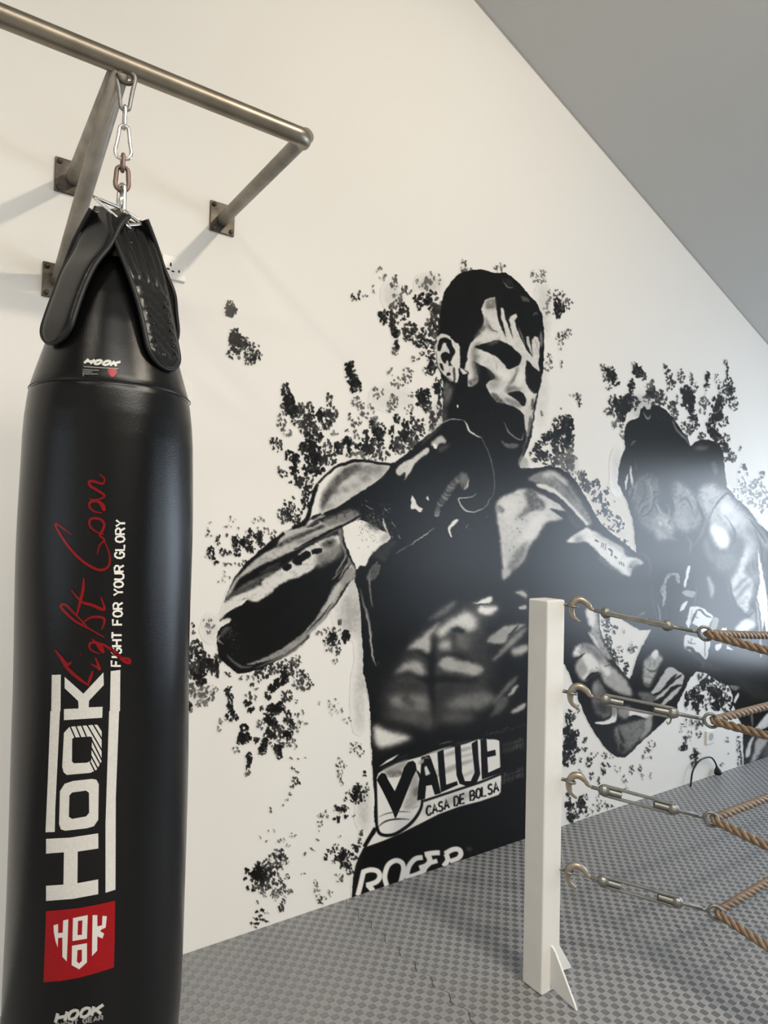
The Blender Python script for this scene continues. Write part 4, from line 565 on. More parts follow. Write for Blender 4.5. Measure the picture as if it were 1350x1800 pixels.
    S_(TA, '690,850 692,910', 1.8, 100, .8); P(TA, '600,880 660,925 690,960 720,985 680,985 640,960', 70, 3, 0, .8); P(TA, '620,1010 660,985 720,1010 690,1040 640,1050', 130, 3.5, .4, .6); P(TA, '640,1090 690,1100 760,1170 700,1160', 70, 2.4, .7); P(TA, '740,1120 850,1150 890,1200 800,1180', 110, 3, .6, .8)
    P(TA, '860,910 900,900 905,980 870,1040 850,1000', 238, 4, 0, .7); P(TA, '700,890 780,920 800,960 740,980', 238, 3, 0, .7); P(TA, '930,1050 980,1090 960,1180 925,1120', 225, 2)
    for s in ('860,560 890,640 915,700', '940,640 945,700', '1035,600 1050,660 1040,720', '1000,660 1010,730', '880,620 900,680'): S_(TA, s, 2.2, 120, .5)
    S_(TA, '880,590 905,660 935,740', 1.4, 60, .5); P(TA, '1036,590 1050,640 1035,720 1030,660', 130, 1)
    for s in ('735,180 745,225', '760,175 770,230', '785,180 790,235', '805,195 815,240', '740,210 780,245 830,250'): S_(TA, s, 2.2, 115, .7)
    P(TA, '880,310 940,340 945,365 905,355 895,365', 80, 1.2, .8); S_(TA, '980,480 1000,445 1015,470', 2.2, 90, .7); S_(TA, '830,260 870,270', 2, 70, .7); S_(TA, '235,600 232,500 250,400', 1.2, 90, .5)
    P(TA, '965,1150 985,1150 975,1350 955,1350', 90, 1.2); P(TA, '940,1200 960,1200 950,1300 935,1300', 190, 1.2); S_(TA, '1052,940 1020,1060 995,1180 980,1300', 2, 14, .4)
    P(TA, '385,890 410,900 460,910 460,945 430,1000 400,980', K, .8); P(TA, '395,890 430,905 455,925 420,935', 215, .8); P(TA, '460,1000 520,960 540,985 500,1030', 95, 2, .9)
    P(TA, '270,1010 300,1000 340,1040 330,1120 300,1180 272,1160', 92, 3, .6); P(TA, '262,1180 290,1160 300,1300 262,1300', 70, 3, .6); c.dab(804.5, 714, 2, 3, 0, g(230)); S_(TA, '640,1250 665,1240', 3, 90, 1)
    # mouth, chin, neck
    S_(TB, '740,92 768,150 800,195 850,228 890,236 908,180', 2, 150, .4); P(TB, '718,225 750,258 800,270 852,270 860,295 800,310 760,292 735,262', 95, 1.4, .7)
    P(TB, '905,0 985,0 968,150 935,255 888,345 862,420 880,380 915,300 890,330 930,220 915,120', 205, 1, .25, smooth=False); P(TB, '865,415 890,370 935,400 942,455 925,462 880,460', 178, 2, .5); S_(TB, '985,0 965,140 930,250 878,355', 3, 14, .5)
    P(TB, '950,50 970,90 950,180 930,200 940,120', 100, 1.2)
    # glove in front of the chin (4)
    c.poly(pp(TB, '110,240 200,170 280,95 340,75 400,75 435,90 465,150 490,185 560,220 600,280 640,380 665,480 675,580 660,670 600,765 530,805 480,810 300,860 200,850 -150,900 -400,800 -330,650 -150,480 0,330'), g(K), 0, True, 0, 4)
    P(TB, '0,395 60,360 120,310 155,308 142,345 90,382 45,420 25,470 0,500 -40,560 -30,500 -80,520 -110,490 -60,420', 212, 1, .2); P(TB, '95,285 110,240 200,170 270,115 190,205 130,255', 60, 1.6, .6)
    P(TB, '165,275 210,225 255,205 290,260 240,268 215,300 195,290', 190, 1.8); P(TB, '185,265 215,280 212,310 190,300', 240, .6); P(TB, '230,300 330,262 300,300 250,340', 60, 2)
    S_(TB, '80,250 170,180 240,120 290,92 340,75 400,76 430,86', 1.9, 165, .3); S_(TB, '428,86 450,115 470,160 490,184 540,210 568,225', 2.8, 225, .35); S_(TB, '565,222 600,280 640,380 662,470 674,580 660,670 622,735', 1.5, 120, .35, (.8, .3)); S_(TB, '640,705 600,765 530,803 485,810 440,790 400,745 388,705 460,696 500,684 530,668', 2.0, 215, .35); S_(TB, '392,735 430,790 480,812', 1.6, 190, .35)
    P(TC, '1015,682 1030,715 1045,745 1070,770 1096,788 1080,815 1060,808 1040,788 1000,788 996,765 1005,740 994,715', 226, .3, smooth=False); P(TC, '1118,702 1135,684 1143,720 1128,716', 220, .3, smooth=False)
    path = spline(pp(TB, '215,840 235,760 285,690 320,620 375,560 440,515'), 14)
    for i in range(0, len(path) - 1, 2):
        d = path[min(i + 2, len(path) - 1)] - path[max(0, i - 2)]; d = d / np.linalg.norm(d); nrm = np.array([-d[1], d[0]]); w_ = 7.5 if i > 14 else 5
        k = RNG.uniform(70, 185)
        c.stroke([tuple(path[i] - nrm * w_ + d * 1.6), tuple(path[i] + d * -1), tuple(path[i] + nrm * w_ * RNG.uniform(.7, 1.1) + d * 2)], 1.7, g(k), .5, True, (.3, .3))
    P(TB, '400,560 440,500 470,540 465,600 430,635 400,600', 110, 1.6, .9); S_(TB, '468,560 450,610 425,635', 1.8, 210, .4)
    P(TB, '362,868 382,868 368,900 332,938 322,960 332,1008 316,1002 303,945 318,910', 236, .3); S_(TB, '0,1078 60,1035 130,985 207,930', 1.6, 215, .3, (.3, .1)); S_(TB, '-125,1150 -60,1110 0,1076', 1.2, 150, .3)
    for i in range(60): c.dab(720 + RNG.normal(400, 60) / 4.5, 720 + RNG.normal(960, 50) / 4.5, .5, RNG.uniform(.6, 2.2), -.9, g(RNG.uniform(50, 170)), .8)
    S_(TB, '440,940 470,905', 2.6, 215, .5); S_(TB, '600,860 628,835', 1.8, 210, .3)
    # ---- domain warp: brushy, irregular edges
    h, w = c.a.shape
    n1, n2 = fbm(h, w, 16, 3) - .5, fbm(h, w, 16, 3) - .5
    yy, xx = np.mgrid[0:h, 0:w]
    c.a = c.a[np.clip((yy + n1 * 7).round().astype(int), 0, h - 1), np.clip((xx + n2 * 7).round().astype(int), 0, w - 1)]
    fig = c.id > 1
    n3 = fbm(h, w, 34, 5) - .5
    c.a = np.where(fig, np.clip(c.a + n3 * np.clip(c.a * (1.05 - c.a) * 1.3, .012, .4) * .45, .03, 1), c.a)
    # ---- shorts (5): waistband, lettering
    P(TF, '75,1290 90,1120 120,1020 160,940 245,800 235,700 240,600 225,420 215,330 270,345 480,255 740,180 1000,115 1180,60 1330,20 1330,900 1330,1100 600,1400 75,1500', K - 4, 0, 0, 0, False, 5)
    P(TF, '75,1290 90,1120 120,1020 160,940 245,800 240,600 222,330 400,230 640,170 1000,95 1330,20 1330,1200 600,1400 75,1500', K - 3, 0, 0, 1, False)
    P(TF, '252,445 268,405 300,385 400,335 520,300 575,285 740,235 900,192 975,165 1040,160 1110,163 1136,172 1145,400 1150,440 1146,540 1130,562 1000,607 850,645 700,700 560,772 420,842 300,892 160,942 245,838 258,800', 232, .3, smooth=False)
    P(TF, '300,385 400,338 480,310 450,370 400,400 330,415', 160, 3); P(TF, '330,395 420,385 440,420 340,430', 120, 2.4, .5); P(TF, '500,430 550,420 560,600 500,660 440,660 480,560', 170, 4, .5); P(TF, '520,520 560,500 555,560 520,570', 120, 2.4)
    for s in ('640,450 740,400 840,360', '740,280 830,250 940,220', '740,380 860,340 950,310', '870,430 950,390', '850,290 950,265', '560,330 640,300', '660,400 720,380'): S_(TF, s, 5.5, 165, 2, (.5, .5))
    P(TF, '740,590 900,540 920,580 760,640', 185, 4); P(TF, '600,650 640,620 640,690 590,700', 190, 4)
    P(TF, '255,455 268,425 290,402 318,410 335,450 384,535 430,430 450,365 480,325 515,315 535,335 542,380 512,440 472,540 432,640 388,738 372,690 330,600 290,520', K - 6, 0, smooth=False)
    S_(TF, '540,385 560,415 570,450', 4, K - 6, .2); S_(TF, '245,440 250,600 252,700 256,800', 4.4, K - 6, .2, (1, 1)); S_(TF, '256,795 275,838 320,853 380,845 440,812 500,765 545,710 575,650 582,595', 5.6, K - 6, .2, (1, .8)); S_(TF, '262,795 300,762 350,742 420,735 490,738', 2.4, K - 6, .2); S_(TF, '270,720 330,695 420,682 500,685', 1.6, 60, .5); S_(TF, '510,660 560,640', 1.6, 60, .4); S_(TF, '330,432 410,428', 1.4, 50, .5); S_(TF, '245,800 165,935', 7, K - 6, .2, (1, 1))
    P(TF, '575,290 632,275 645,300 690,430 716,550 672,562 650,490 610,497 602,590 545,602 556,480 570,400', K - 6, 0, smooth=False); P(TF, '596,365 606,425 640,410 612,350', 225, .2, smooth=False); P(TF, '560,340 590,330 600,290 640,300 590,300 555,330', 170, 1)
    P(TF, '690,255 735,236 742,330 754,488 832,462 838,490 716,545 700,400', K - 6, 0, smooth=False); P(TF, '815,215 858,203 868,400 888,462 930,462 958,400 936,192 980,165 1000,410 975,470 905,500 850,482 828,420', K - 6, 0, smooth=False)
    P(TF, '1000,165 1044,158 1050,250 1108,236 1112,278 1050,292 1056,402 1145,362 1146,402 1010,452', K - 6, 0, smooth=False); S_(TF, '985,160 990,300 1008,455', 1.6, 236, .3, (1, 1)); S_(TF, '590,606 700,570 850,520 1000,470 1148,410', 4.2, K - 6, .2, (1, 1))
    P(TF, '268,362 330,312 418,266 370,308 300,345', 235, .3, smooth=False); S_(TF, '575,285 700,240 800,210', 2, 200, .6); S_(TF, '410,300 480,270', 2.2, 120, .8); S_(TF, '700,200 760,182 800,178', 2, 100, .8); S_(TF, '820,195 940,170', 1.6, 190, .5)
    for q in ('1165,180 1308,132 1308,232 1165,275', '1160,402 1306,352 1306,442 1160,492'):
        a, b, d, e = [np.array(p) for p in pp(TF, q)]
        for i in range(30):
            t = i / 29 + RNG.normal(0, .008); p0 = a + (b - a) * t; p1 = e + (d - e) * t
            f0, f1 = RNG.uniform(0, .3), RNG.uniform(.75, 1)
            c.stroke([tuple(p0 + (p1 - p0) * f0), tuple(p0 + (p1 - p0) * f1)], 1.1, g(RNG.uniform(60, 150)), .3, False, (.5, .5))
        c.stroke([tuple(a + (e - a) * .45), tuple(b + (d - b) * .45)], 1.6, g(K - 4), .4, False)
    for i in range(40):
        t = RNG.uniform(0, 1); x, y = 1030 + 280 * t, 132 - 70 * t + RNG.normal(0, 8)
        c.stroke(pp(TF, '%f,%f %f,%f' % (x, y, x + 16, y - 4)), 1.0, g(RNG.uniform(80, 190)), .3, False, (.4, .4))
    text(c, 'CASA DE BOLSA', pp(TF, '612,648 1128,465 1130,535 615,712'), 3.5, g(K - 6), .2)
    for s, w in (('118,1285 140,1200 160,1110', 9), ('150,1118 210,1100 262,1112 276,1150 250,1188 180,1212', 9), ('190,1205 225,1250 240,1300', 10), ('330,1222 312,1150 335,1070 385,1035 430,1045 448,1085 440,1140 425,1200', 9), ('585,1012 535,1020 495,1060 476,1110 472,1165', 9), ('470,1158 540,1135 585,1110 592,1075', 9), ('560,1085 610,1070', 8), ('600,990 655,980 708,978', 9), ('620,985 636,1040 600,1085 590,1120', 10), ('640,1050 690,1035', 8), ('735,1075 765,1030 752,985', 9), ('745,985 800,955 845,955 860,985 845,1015', 9), ('780,1040 850,1015', 8)):
        S_(TF, s, w, 238, .3, (1, 1))
    P(TF, '905,935 940,940 935,965 900,960', 55, 1.6)
    S_(TF, '165,935 130,1010 95,1120 82,1290', 2.4, 90, 2, alpha=.5)
    return c

# ------------------------------------------------------------------ stroke letters (unit box, y down)
GL = {'F': ['0,1 0,0 .9,0', '0,.48 .75,.48'], 'I': ['.5,0 .5,1'], 'G': ['.95,.2 .7,0 .3,0 0,.3 0,.7 .3,1 .7,1 .95,.8 .95,.55 .55,.55'], 'H': ['0,0 0,1', '1,0 1,1', '0,.5 1,.5'], 'T': ['0,0 1,0', '.5,0 .5,1'],
      'O': ['.5,0 .15,.12 0,.5 .15,.88 .5,1 .85,.88 1,.5 .85,.12 .5,0'], 'R': ['0,1 0,0 .65,0 .95,.15 .95,.38 .65,.52 0,.52', '.6,.52 1,1'], 'Y': ['0,0 .5,.5 1,0', '.5,.5 .5,1'], 'U': ['0,0 0,.75 .25,1 .75,1 1,.75 1,0'],
      'L': ['0,0 0,1 .85,1'], 'C': ['.95,.2 .7,0 .3,0 0,.3 0,.7 .3,1 .7,1 .95,.8'], 'A': ['0,1 .5,0 1,1', '.2,.65 .8,.65'], 'S': ['.9,.15 .6,0 .25,.05 .1,.25 .3,.45 .75,.55 .9,.78 .7,1 .3,1 .05,.85'], 'D': ['0,0 0,1 .5,1 .95,.75 .95,.25 .5,0 0,0'],
      'E': ['.9,0 0,0 0,1 .9,1', '0,.5 .75,.5'], 'B': ['0,0 0,1 .65,1 .95,.8 .9,.6 .6,.5 0,.5', '.6,.5 .85,.3 .8,.1 .55,0 0,0'], 'K': ['0,0 0,1', '1,0 .1,.55', '.35,.42 1,1']}
WID = {'I': .25, ' ': .45}
def text(c, s, quad, w, val, gap=.2, blur=0.0, slant=0.0):
    """lettering fitted into quad (top left, top right, bottom right, bottom left)"""
    a, b, d, e = [np.array(p, float) for p in quad]
    adv = [(WID.get(ch, .72) + gap) for ch in s]; tot = sum(adv) - gap; x = 0
    for ch, ad in zip(s, adv):
        for st in GL.get(ch, []):
            P = []
            for q in st.split():
                u, v = map(float, q.split(',')); u = (x + u * (ad - gap) + slant * (1 - v)) / tot
                P.append(tuple((a * (1 - u) + b * u) * (1 - v) + (e * (1 - u) + d * u) * v))
            c.stroke(P, w, val, blur, False, (1, 1))
        x += ad
# ------------------------------------------------------------------ materials
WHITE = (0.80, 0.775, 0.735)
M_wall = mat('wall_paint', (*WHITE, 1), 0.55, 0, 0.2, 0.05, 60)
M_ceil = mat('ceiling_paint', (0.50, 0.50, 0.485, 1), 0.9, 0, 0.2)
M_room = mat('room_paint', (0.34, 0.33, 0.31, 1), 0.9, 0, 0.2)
M_mural = attr_mat('mural_paint', 0.28, 0.31, bump=0.05, bscale=40)
M_print = attr_mat('bag_print', 0.26, 0.27)
M_leather = mat('black_leather', (0.004, 0.004, 0.0043, 1), 0.22, 0, 0.3, 0.2, 420)
M_strap = mat('black_webbing', (0.005, 0.005, 0.0052, 1), 0.24, 0, 0.4, 0.3, 300)
M_edge = mat('strap_binding', (0.004, 0.004, 0.004, 1), 0.5, 0, 0.4)
M_pipe = mat('brushed_steel_pipe', (0.24, 0.21, 0.165, 1), 0.36, 0.85, 0.5, 0.15, 60, 0.18, 9)
M_arm = mat('weathered_steel_arm', (0.31, 0.28, 0.235, 1), 0.5, 0.3, 0.5, 0.3, 80, 0.25, 14)
M_plate = mat('dark_steel_plate', (0.10, 0.085, 0.07, 1), 0.5, 0.7, 0.5, 0.3, 60, 0.5, 25)
M_chrome = mat('zinc_chain', (0.72, 0.71, 0.68, 1), 0.22, 1.0)
M_rust = mat('worn_link', (0.20, 0.14, 0.12, 1), 0.5, 0.7)
M_galv = mat('galvanised_steel', (0.24, 0.24, 0.225, 1), 0.48, 0.8, 0.5, 0.2, 120, 0.2, 30)
M_hook = mat('zinc_hook', (0.38, 0.33, 0.265, 1), 0.4, 0.75, 0.5, 0.2, 120, 0.2, 30)
M_post = mat('white_post_paint', (0.74, 0.73, 0.70, 1), 0.42, 0, 0.45, 0.15, 30, 0.03, 10)
M_rope = mat('manila_rope', (0.21, 0.142, 0.088, 1), 0.36, 0, 0.6, 0.6, 500, 0.25, 60)
M_plastic = mat('white_plastic', (0.78, 0.76, 0.72, 1), 0.35)
M_black = mat('black_plastic', (0.01, 0.01, 0.01, 1), 0.45)
M_dark = mat('socket_hole', (0.006, 0.006, 0.006, 1), 0.8)
M_frame = mat('window_frame_paint', (0.7, 0.7, 0.7, 1), 0.5)
M_lamp = mat('lamp_diffuser', (1, 0.93, 0.82, 1), 0.5)
_b = M_lamp.node_tree.nodes['Principled BSDF']; _b.inputs['Emission Color'].default_value = (1, 0.9, 0.75, 1); _b.inputs['Emission Strength'].default_value = 6

def mat_foam():
    m = bpy.data.materials.new('grey_foam'); m.use_nodes = True
    nt = m.node_tree; b = nt.nodes['Principled BSDF']; N = nt.nodes; L = nt.links
    tc = N.new('ShaderNodeTexCoord'); sx = N.new('ShaderNodeSeparateXYZ'); L.new(tc.outputs['Object'], sx.inputs[0])
    def mth(op, a, v=None):
        n = N.new('ShaderNodeMath'); n.operation = op
        if isinstance(a, (int, float)): n.inputs[0].default_value = a
        else: L.new(a, n.inputs[0])
        if v is not None:
            if isinstance(v, (int, float)): n.inputs[1].default_value = v
            else: L.new(v, n.inputs[1])
        return n.outputs[0]
    k = math.pi / 0.0262
    s = mth('MULTIPLY', mth('SINE', mth('MULTIPLY', sx.outputs['X'], k)), mth('SINE', mth('MULTIPLY', sx.outputs['Y'], k)))
    r = N.new('ShaderNodeMapRange'); r.interpolation_type = 'SMOOTHSTEP'
    L.new(s, r.inputs['Value']); r.inputs['From Min'].default_value = -0.06; r.inputs['From Max'].default_value = 0.26
    r.inputs['To Min'].default_value = 1; r.inputs['To Max'].default_value = 0        # 1 = raised bar, 0 = pit
    nz = N.new('ShaderNodeTexNoise'); nz.inputs['Scale'].default_value = 3.5; nz.inputs['Detail'].default_value = 4; L.new(tc.outputs['Object'], nz.inputs['Vector'])
    wear = N.new('ShaderNodeMapRange'); L.new(nz.outputs['Fac'], wear.inputs['Value']); wear.inputs['From Min'].default_value = 0.3; wear.inputs['From Max'].default_value = 0.7; wear.inputs['To Min'].default_value = 0.75; wear.inputs['To Max'].default_value = 1.0
    y_contrast = N.new('ShaderNodeMapRange'); L.new(sx.outputs['Y'], y_contrast.inputs['Value']); y_contrast.inputs['From Min'].default_value = 0.9; y_contrast.inputs['From Max'].default_value = 2.3; y_contrast.inputs['To Min'].default_value = 0.3; y_contrast.inputs['To Max'].default_value = 1.0  # pattern contrast rises along Y
    ctr = mth('MULTIPLY', y_contrast.outputs[0], wear.outputs[0])
    f = mth('ADD', mth('MULTIPLY', mth('SUBTRACT', r.outputs[0], 0.55), ctr), 0.55)
    mx = N.new('ShaderNodeMix'); mx.data_type = 'RGBA'; L.new(f, mx.inputs['Factor'])
    mx.inputs['A'].default_value = (0.115, 0.116, 0.119, 1); mx.inputs['B'].default_value = (0.30, 0.30, 0.303, 1)
    L.new(mx.outputs['Result'], b.inputs['Base Color'])
    b.inputs['Roughness'].default_value = 0.42; b.inputs['Specular IOR Level'].default_value = 0.5
    fine = N.new('ShaderNodeTexNoise'); fine.inputs['Scale'].default_value = 350; L.new(tc.outputs['Object'], fine.inputs['Vector'])
    h = mth('ADD', r.outputs[0], mth('MULTIPLY', fine.outputs['Fac'], 0.12))
    bp = N.new('ShaderNodeBump'); bp.inputs['Strength'].default_value = 0.7; bp.inputs['Distance'].default_value = 0.004
    L.new(h, bp.inputs['Height']); L.new(bp.outputs['Normal'], b.inputs['Normal'])
    return m
M_foam = mat_foam()
M_under = mat('screed_floor', (0.25, 0.25, 0.25, 1), 0.9)

# ------------------------------------------------------------------ the room
CZ = lambda y: EYE + 2.789 - 0.4025 * (y - 2.2057)      # sloping ceiling
bm = bmesh.new(); add_prism(bm, [(WALL_X, BACK_Y, -0.02), (WALL_X, FAR_Y, -0.02), (WALL_X, FAR_Y, CZ(FAR_Y)), (WALL_X, BACK_Y, CZ(BACK_Y))], (-0.15, 0, 0))
struct(obj('wall_left', bm, M_wall, None, False))
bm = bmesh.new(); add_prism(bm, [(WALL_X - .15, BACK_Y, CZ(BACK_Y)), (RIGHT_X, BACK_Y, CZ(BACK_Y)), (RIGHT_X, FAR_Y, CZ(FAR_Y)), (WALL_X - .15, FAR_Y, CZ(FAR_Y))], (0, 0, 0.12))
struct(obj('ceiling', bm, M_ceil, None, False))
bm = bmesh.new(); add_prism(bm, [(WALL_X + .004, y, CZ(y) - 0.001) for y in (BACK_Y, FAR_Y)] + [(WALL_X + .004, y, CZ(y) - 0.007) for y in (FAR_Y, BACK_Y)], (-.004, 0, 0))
struct(obj('joint_shade_strip', bm, mat('painted_shadow_gap', (0.38, 0.36, 0.33, 1), 0.8), None, False))  # solid strip, its darker colour stands for shade in the ceiling joint
bm = bmesh.new(); add_box(bm, (WALL_X, BACK_Y, -0.12), (RIGHT_X, FAR_Y, -0.021)); struct(obj('floor', bm, M_under, None, False))
bm = bmesh.new(); zt = CZ(FAR_Y)
add_box(bm, (WALL_X, FAR_Y, -.02), (RIGHT_X, FAR_Y + .15, WIN_Z0)); add_box(bm, (WALL_X, FAR_Y, WIN_Z1), (RIGHT_X, FAR_Y + .15, zt))
add_box(bm, (WALL_X, FAR_Y, WIN_Z0), (WIN_X0, FAR_Y + .15, WIN_Z1)); add_box(bm, (WIN_X1, FAR_Y, WIN_Z0), (WIN2_X0, FAR_Y + .15, WIN_Z1)); add_box(bm, (WIN2_X1, FAR_Y, WIN_Z0), (RIGHT_X, FAR_Y + .15, WIN_Z1))
struct(obj('wall_far', bm, M_room, None, False))
for n_, xa, xb in (('window_1', WIN_X0, WIN_X1), ('window_2', WIN2_X0, WIN2_X1)):
    bm = bmesh.new(); t = 0.05
    for a, b in (((xa, WIN_Z0), (xb, WIN_Z0 + t)), ((xa, WIN_Z1 - t), (xb, WIN_Z1)), ((xa, WIN_Z0), (xa + t, WIN_Z1)), ((xb - t, WIN_Z0), (xb, WIN_Z1))):
        add_box(bm, (a[0], FAR_Y + .03, a[1]), (b[0], FAR_Y + .08, b[1]))
    struct(obj(n_, bm, M_frame, None, False))
bm = bmesh.new()
for a, b in (((BW[0], BW[2]), (BW[1], BW[2] + .05)), ((BW[0], BW[3] - .05), (BW[1], BW[3])), ((BW[0], BW[2]), (BW[0] + .05, BW[3])), ((BW[1] - .05, BW[2]), (BW[1], BW[3]))): add_box(bm, (a[0], BACK_Y - .08, a[1]), (b[0], BACK_Y - .03, b[1]))
struct(obj('window_4', bm, M_frame, None, False))
bm = bmesh.new(); hx, hy = FILL_W / 2 + .06, FILL_L / 2 * math.cos(SLOPE) + .06
for a, b in (((-hx, -hy), (hx, -hy + .06)), ((-hx, hy - .06), (hx, hy)), ((-hx, -hy), (-hx + .06, hy)), ((hx - .06, -hy), (hx, hy))):
    q = [(FILL_C[0] + x, FILL_C[1] + y, CZ(FILL_C[1] + y) - .07) for x, y in ((a[0], a[1]), (b[0], a[1]), (b[0], b[1]), (a[0], b[1]))]
    add_prism(bm, q, (0, 0, .07))
struct(obj('fill_light_frame', bm, M_frame, None, False))  # frame added around the unseen fill light, no opening behind it
bm = bmesh.new(); add_box(bm, (RIGHT_X, BACK_Y, -.02), (RIGHT_X + .15, FAR_Y, CZ(BACK_Y))); struct(obj('wall_right', bm, M_room, None, False))
bm = bmesh.new(); zt = CZ(BACK_Y)
add_box(bm, (WALL_X, BACK_Y - .15, -.02), (BW[0], BACK_Y, zt)); add_box(bm, (BW[1], BACK_Y - .15, -.02), (RIGHT_X, BACK_Y, zt)); add_box(bm, (BW[0], BACK_Y - .15, -.02), (BW[1], BACK_Y, BW[2])); add_box(bm, (BW[0], BACK_Y - .15, BW[3]), (BW[1], BACK_Y, zt)); struct(obj('wall_back', bm, M_room, None, False))
for p in [LAMP] + FILL_LAMPS:  # first lamp casts the frame shadows, the other two are added fill
    top = CZ(p.y)
    t = thing('ceiling_lamp', 'round white ceiling lamp hanging below the sloping ceiling', 'lamp', p, 'ceiling lamps')
    bm = bmesh.new(); add_lathe(bm, [(.15, 0), (.15, .05), (.05, .07)], p); obj('housing', bm, M_frame, t)
    bm = bmesh.new(); add_lathe(bm, [(.14, -.012), (.14, 0)], p); obj('diffuser', bm, M_lamp, t)
    bm = bmesh.new(); add_tube(bm, [p + Vector((0, 0, .07)), Vector((p.x, p.y, top))], .01, 8); obj('stem', bm, M_frame, t)

# ------------------------------------------------------------------ foam mats (interlocking strips, laid across from the wall)
SEAMS = [-0.6, 0.474, 1.548, 2.622, 3.696, 4.770, 5.844, FAR_Y]
XS = [WALL_X, -0.9, 0.7]
def jig(x):
    u = (x - WALL_X) / 0.10; f = u - math.floor(u)
    return 0.012 * (max(-1, min(1, 6 * (abs(f - .5) - .25))))
MAT_LABEL = {0: 'grey checked foam mat nearest the camera, under the black punch bag', 1: 'grey checked foam mat at the foot of the bare white wall beside the punch bag',
             2: 'grey checked foam mat that the white ring post stands on', 3: 'grey checked foam mat just beyond the white ring post along the mural wall',
             4: 'grey checked foam mat along the wall below the painted elbow of the fight mural', 5: 'grey checked foam mat by the wall under the looped black cable and farther socket', 6: 'farthest narrow grey checked foam mat against the end wall'}
for c_ in range(2):
    for i in range(7):
        y0, y1, x0, x1 = SEAMS[i], SEAMS[i + 1], XS[c_], XS[c_ + 1]
        xs = np.linspace(x0, x1, 161); gp = 0.0014
        lo = [(x + (gp if x == x0 else -gp if x == x1 else 0), y0 + gp + (jig(x) if i > 0 else 0), 0) for x in xs]
        hi = [(x + (gp if x == x0 else -gp if x == x1 else 0), y1 - gp + (jig(x) if i < 6 else 0), 0) for x in xs]
        bm = bmesh.new()
        A = [bm.verts.new(p) for p in lo]; B = [bm.verts.new(p) for p in hi]
        A2 = [bm.verts.new((p[0], p[1], -.02)) for p in lo]; B2 = [bm.verts.new((p[0], p[1], -.02)) for p in hi]
        for k in range(160):
            bm.faces.new((A[k], A[k + 1], B[k + 1], B[k])); bm.faces.new((A2[k], B2[k], B2[k + 1], A2[k + 1]))
            bm.faces.new((A[k], A2[k], A2[k + 1], A[k + 1])); bm.faces.new((B[k], B[k + 1], B2[k + 1], B2[k]))
        bm.faces.new((A[0], B[0], B2[0], A2[0])); bm.faces.new((A[-1], A2[-1], B2[-1], B[-1]))
        o = obj('foam_mat', bm, M_foam, None, False)
        if c_ == 0: tag(o, MAT_LABEL[i], 'mat', 'grey foam floor mats')
        else: tag(o, 'grey checked foam mat in the second column away from the mural wall', 'mat', 'grey foam mats away from the wall')

# ------------------------------------------------------------------ mural on the wall
cv = paint_mural()
val = cv.a.reshape(cv.h // 2, 2, cv.w // 2, 2).mean((1, 3)); idn = cv.id[::2, ::2]
hh, ww = val.shape
gx, gy = np.meshgrid(MX0 + 0.5 + np.arange(ww), MY0 + 0.5 + np.arange(hh))
co = on_wall(gx, gy, 0.0012)
lin = np.clip(val, 0.02, 1.0) ** 2.2
col = lin[..., None] * np.array(WHITE) 
above = (co[..., 2] > -0.004) & (co[..., 1] < FAR_Y - .02)
ok = (above[:-1, :-1] & above[1:, :-1] & above[:-1, 1:] & above[1:, 1:])
mn = np.minimum.reduce([val[:-1, :-1], val[1:, :-1], val[:-1, 1:], val[1:, 1:]])
cell = idn[:-1, :-1]
def painted_on(ident): return ok & (cell == ident)
mural = thing('fight_mural', 'large black and white painted mural of two boxers trading punches on the white wall', 'mural', (WALL_X, 2.9, 0.0))
o = grid_mesh('paint_splatter', co, col, ok & (cell <= 1) & (mn < 0.985), M_mural, mural); o['label'] = 'dabbed black and grey paint splatter around the painted boxers'; o['kind'] = 'stuff'
boxer = grid_mesh('painted_boxer', co, col, painted_on(2), M_mural, mural); boxer['label'] = 'painted bare-chested boxer facing out, elbow raised'
opp = grid_mesh('painted_opponent', co, col, painted_on(6), M_mural, mural); opp['label'] = 'painted opponent seen from behind'
for nm, ident, par in (('painted_head', 3, boxer), ('painted_glove', 4, boxer), ('painted_shorts', 5, boxer), ('painted_trunks', 7, opp)):
    k = painted_on(ident)
    if k.any():
        o = grid_mesh(nm, co, col, k, M_mural, None)
        o.data.transform(Matrix.Translation(-wpos(par))); o.parent = par

# ------------------------------------------------------------------ punch bag
BX, BY = -1.78, 0.36
CD = Vector((0.98, -0.199, 0)).normalized(); RD = Vector((0.199, 0.98, 0)).normalized()      # towards the camera / to the right as seen
PROF = [(0.30, 0.05), (0.285, 0.12), (0.30, 0.185), (0.34, 0.2), (0.42, 0.2035), (0.60, 0.2045), (0.80, 0.2055), (1.00, 0.2045), (1.20, 0.2035), (1.45, 0.2037), (1.62, 0.2033), (1.74, 0.2022), (1.82, 0.2015), (1.87, 0.199), (1.91, 0.1945), (1.932, 0.1915), (1.937, 0.1885), (1.943, 0.1895), (1.98, 0.179), (2.03, 0.164), (2.10, 0.142), (2.17, 0.116), (2.23, 0.089), (2.268, 0.068), (2.278, 0.06), (2.288, 0.066), (2.31, 0.07), (2.33, 0.06), (2.345, 0.04), (2.355, 0.015)]
PZ = np.array([p[0] for p in PROF[2:]]); PR = np.array([p[1] for p in PROF[2:]])
def bag_off(z): return 0.0185 * np.clip((2.05 - np.asarray(z, float)) / 1.6, 0, 1.2) + 0.003
def bag_axis(z):
    o_ = bag_off(z)
    return BX + RD.x * o_, BY + RD.y * o_
def bag_r(z): return np.interp(z, PZ, PR)
def bulge(a, z): return 0.0016 * np.sin(3 * a + 4 * z) + 0.0012 * np.sin(5 * a - 7.3 * z + 1) + 0.0010 * np.sin(2 * a + 11 * z)
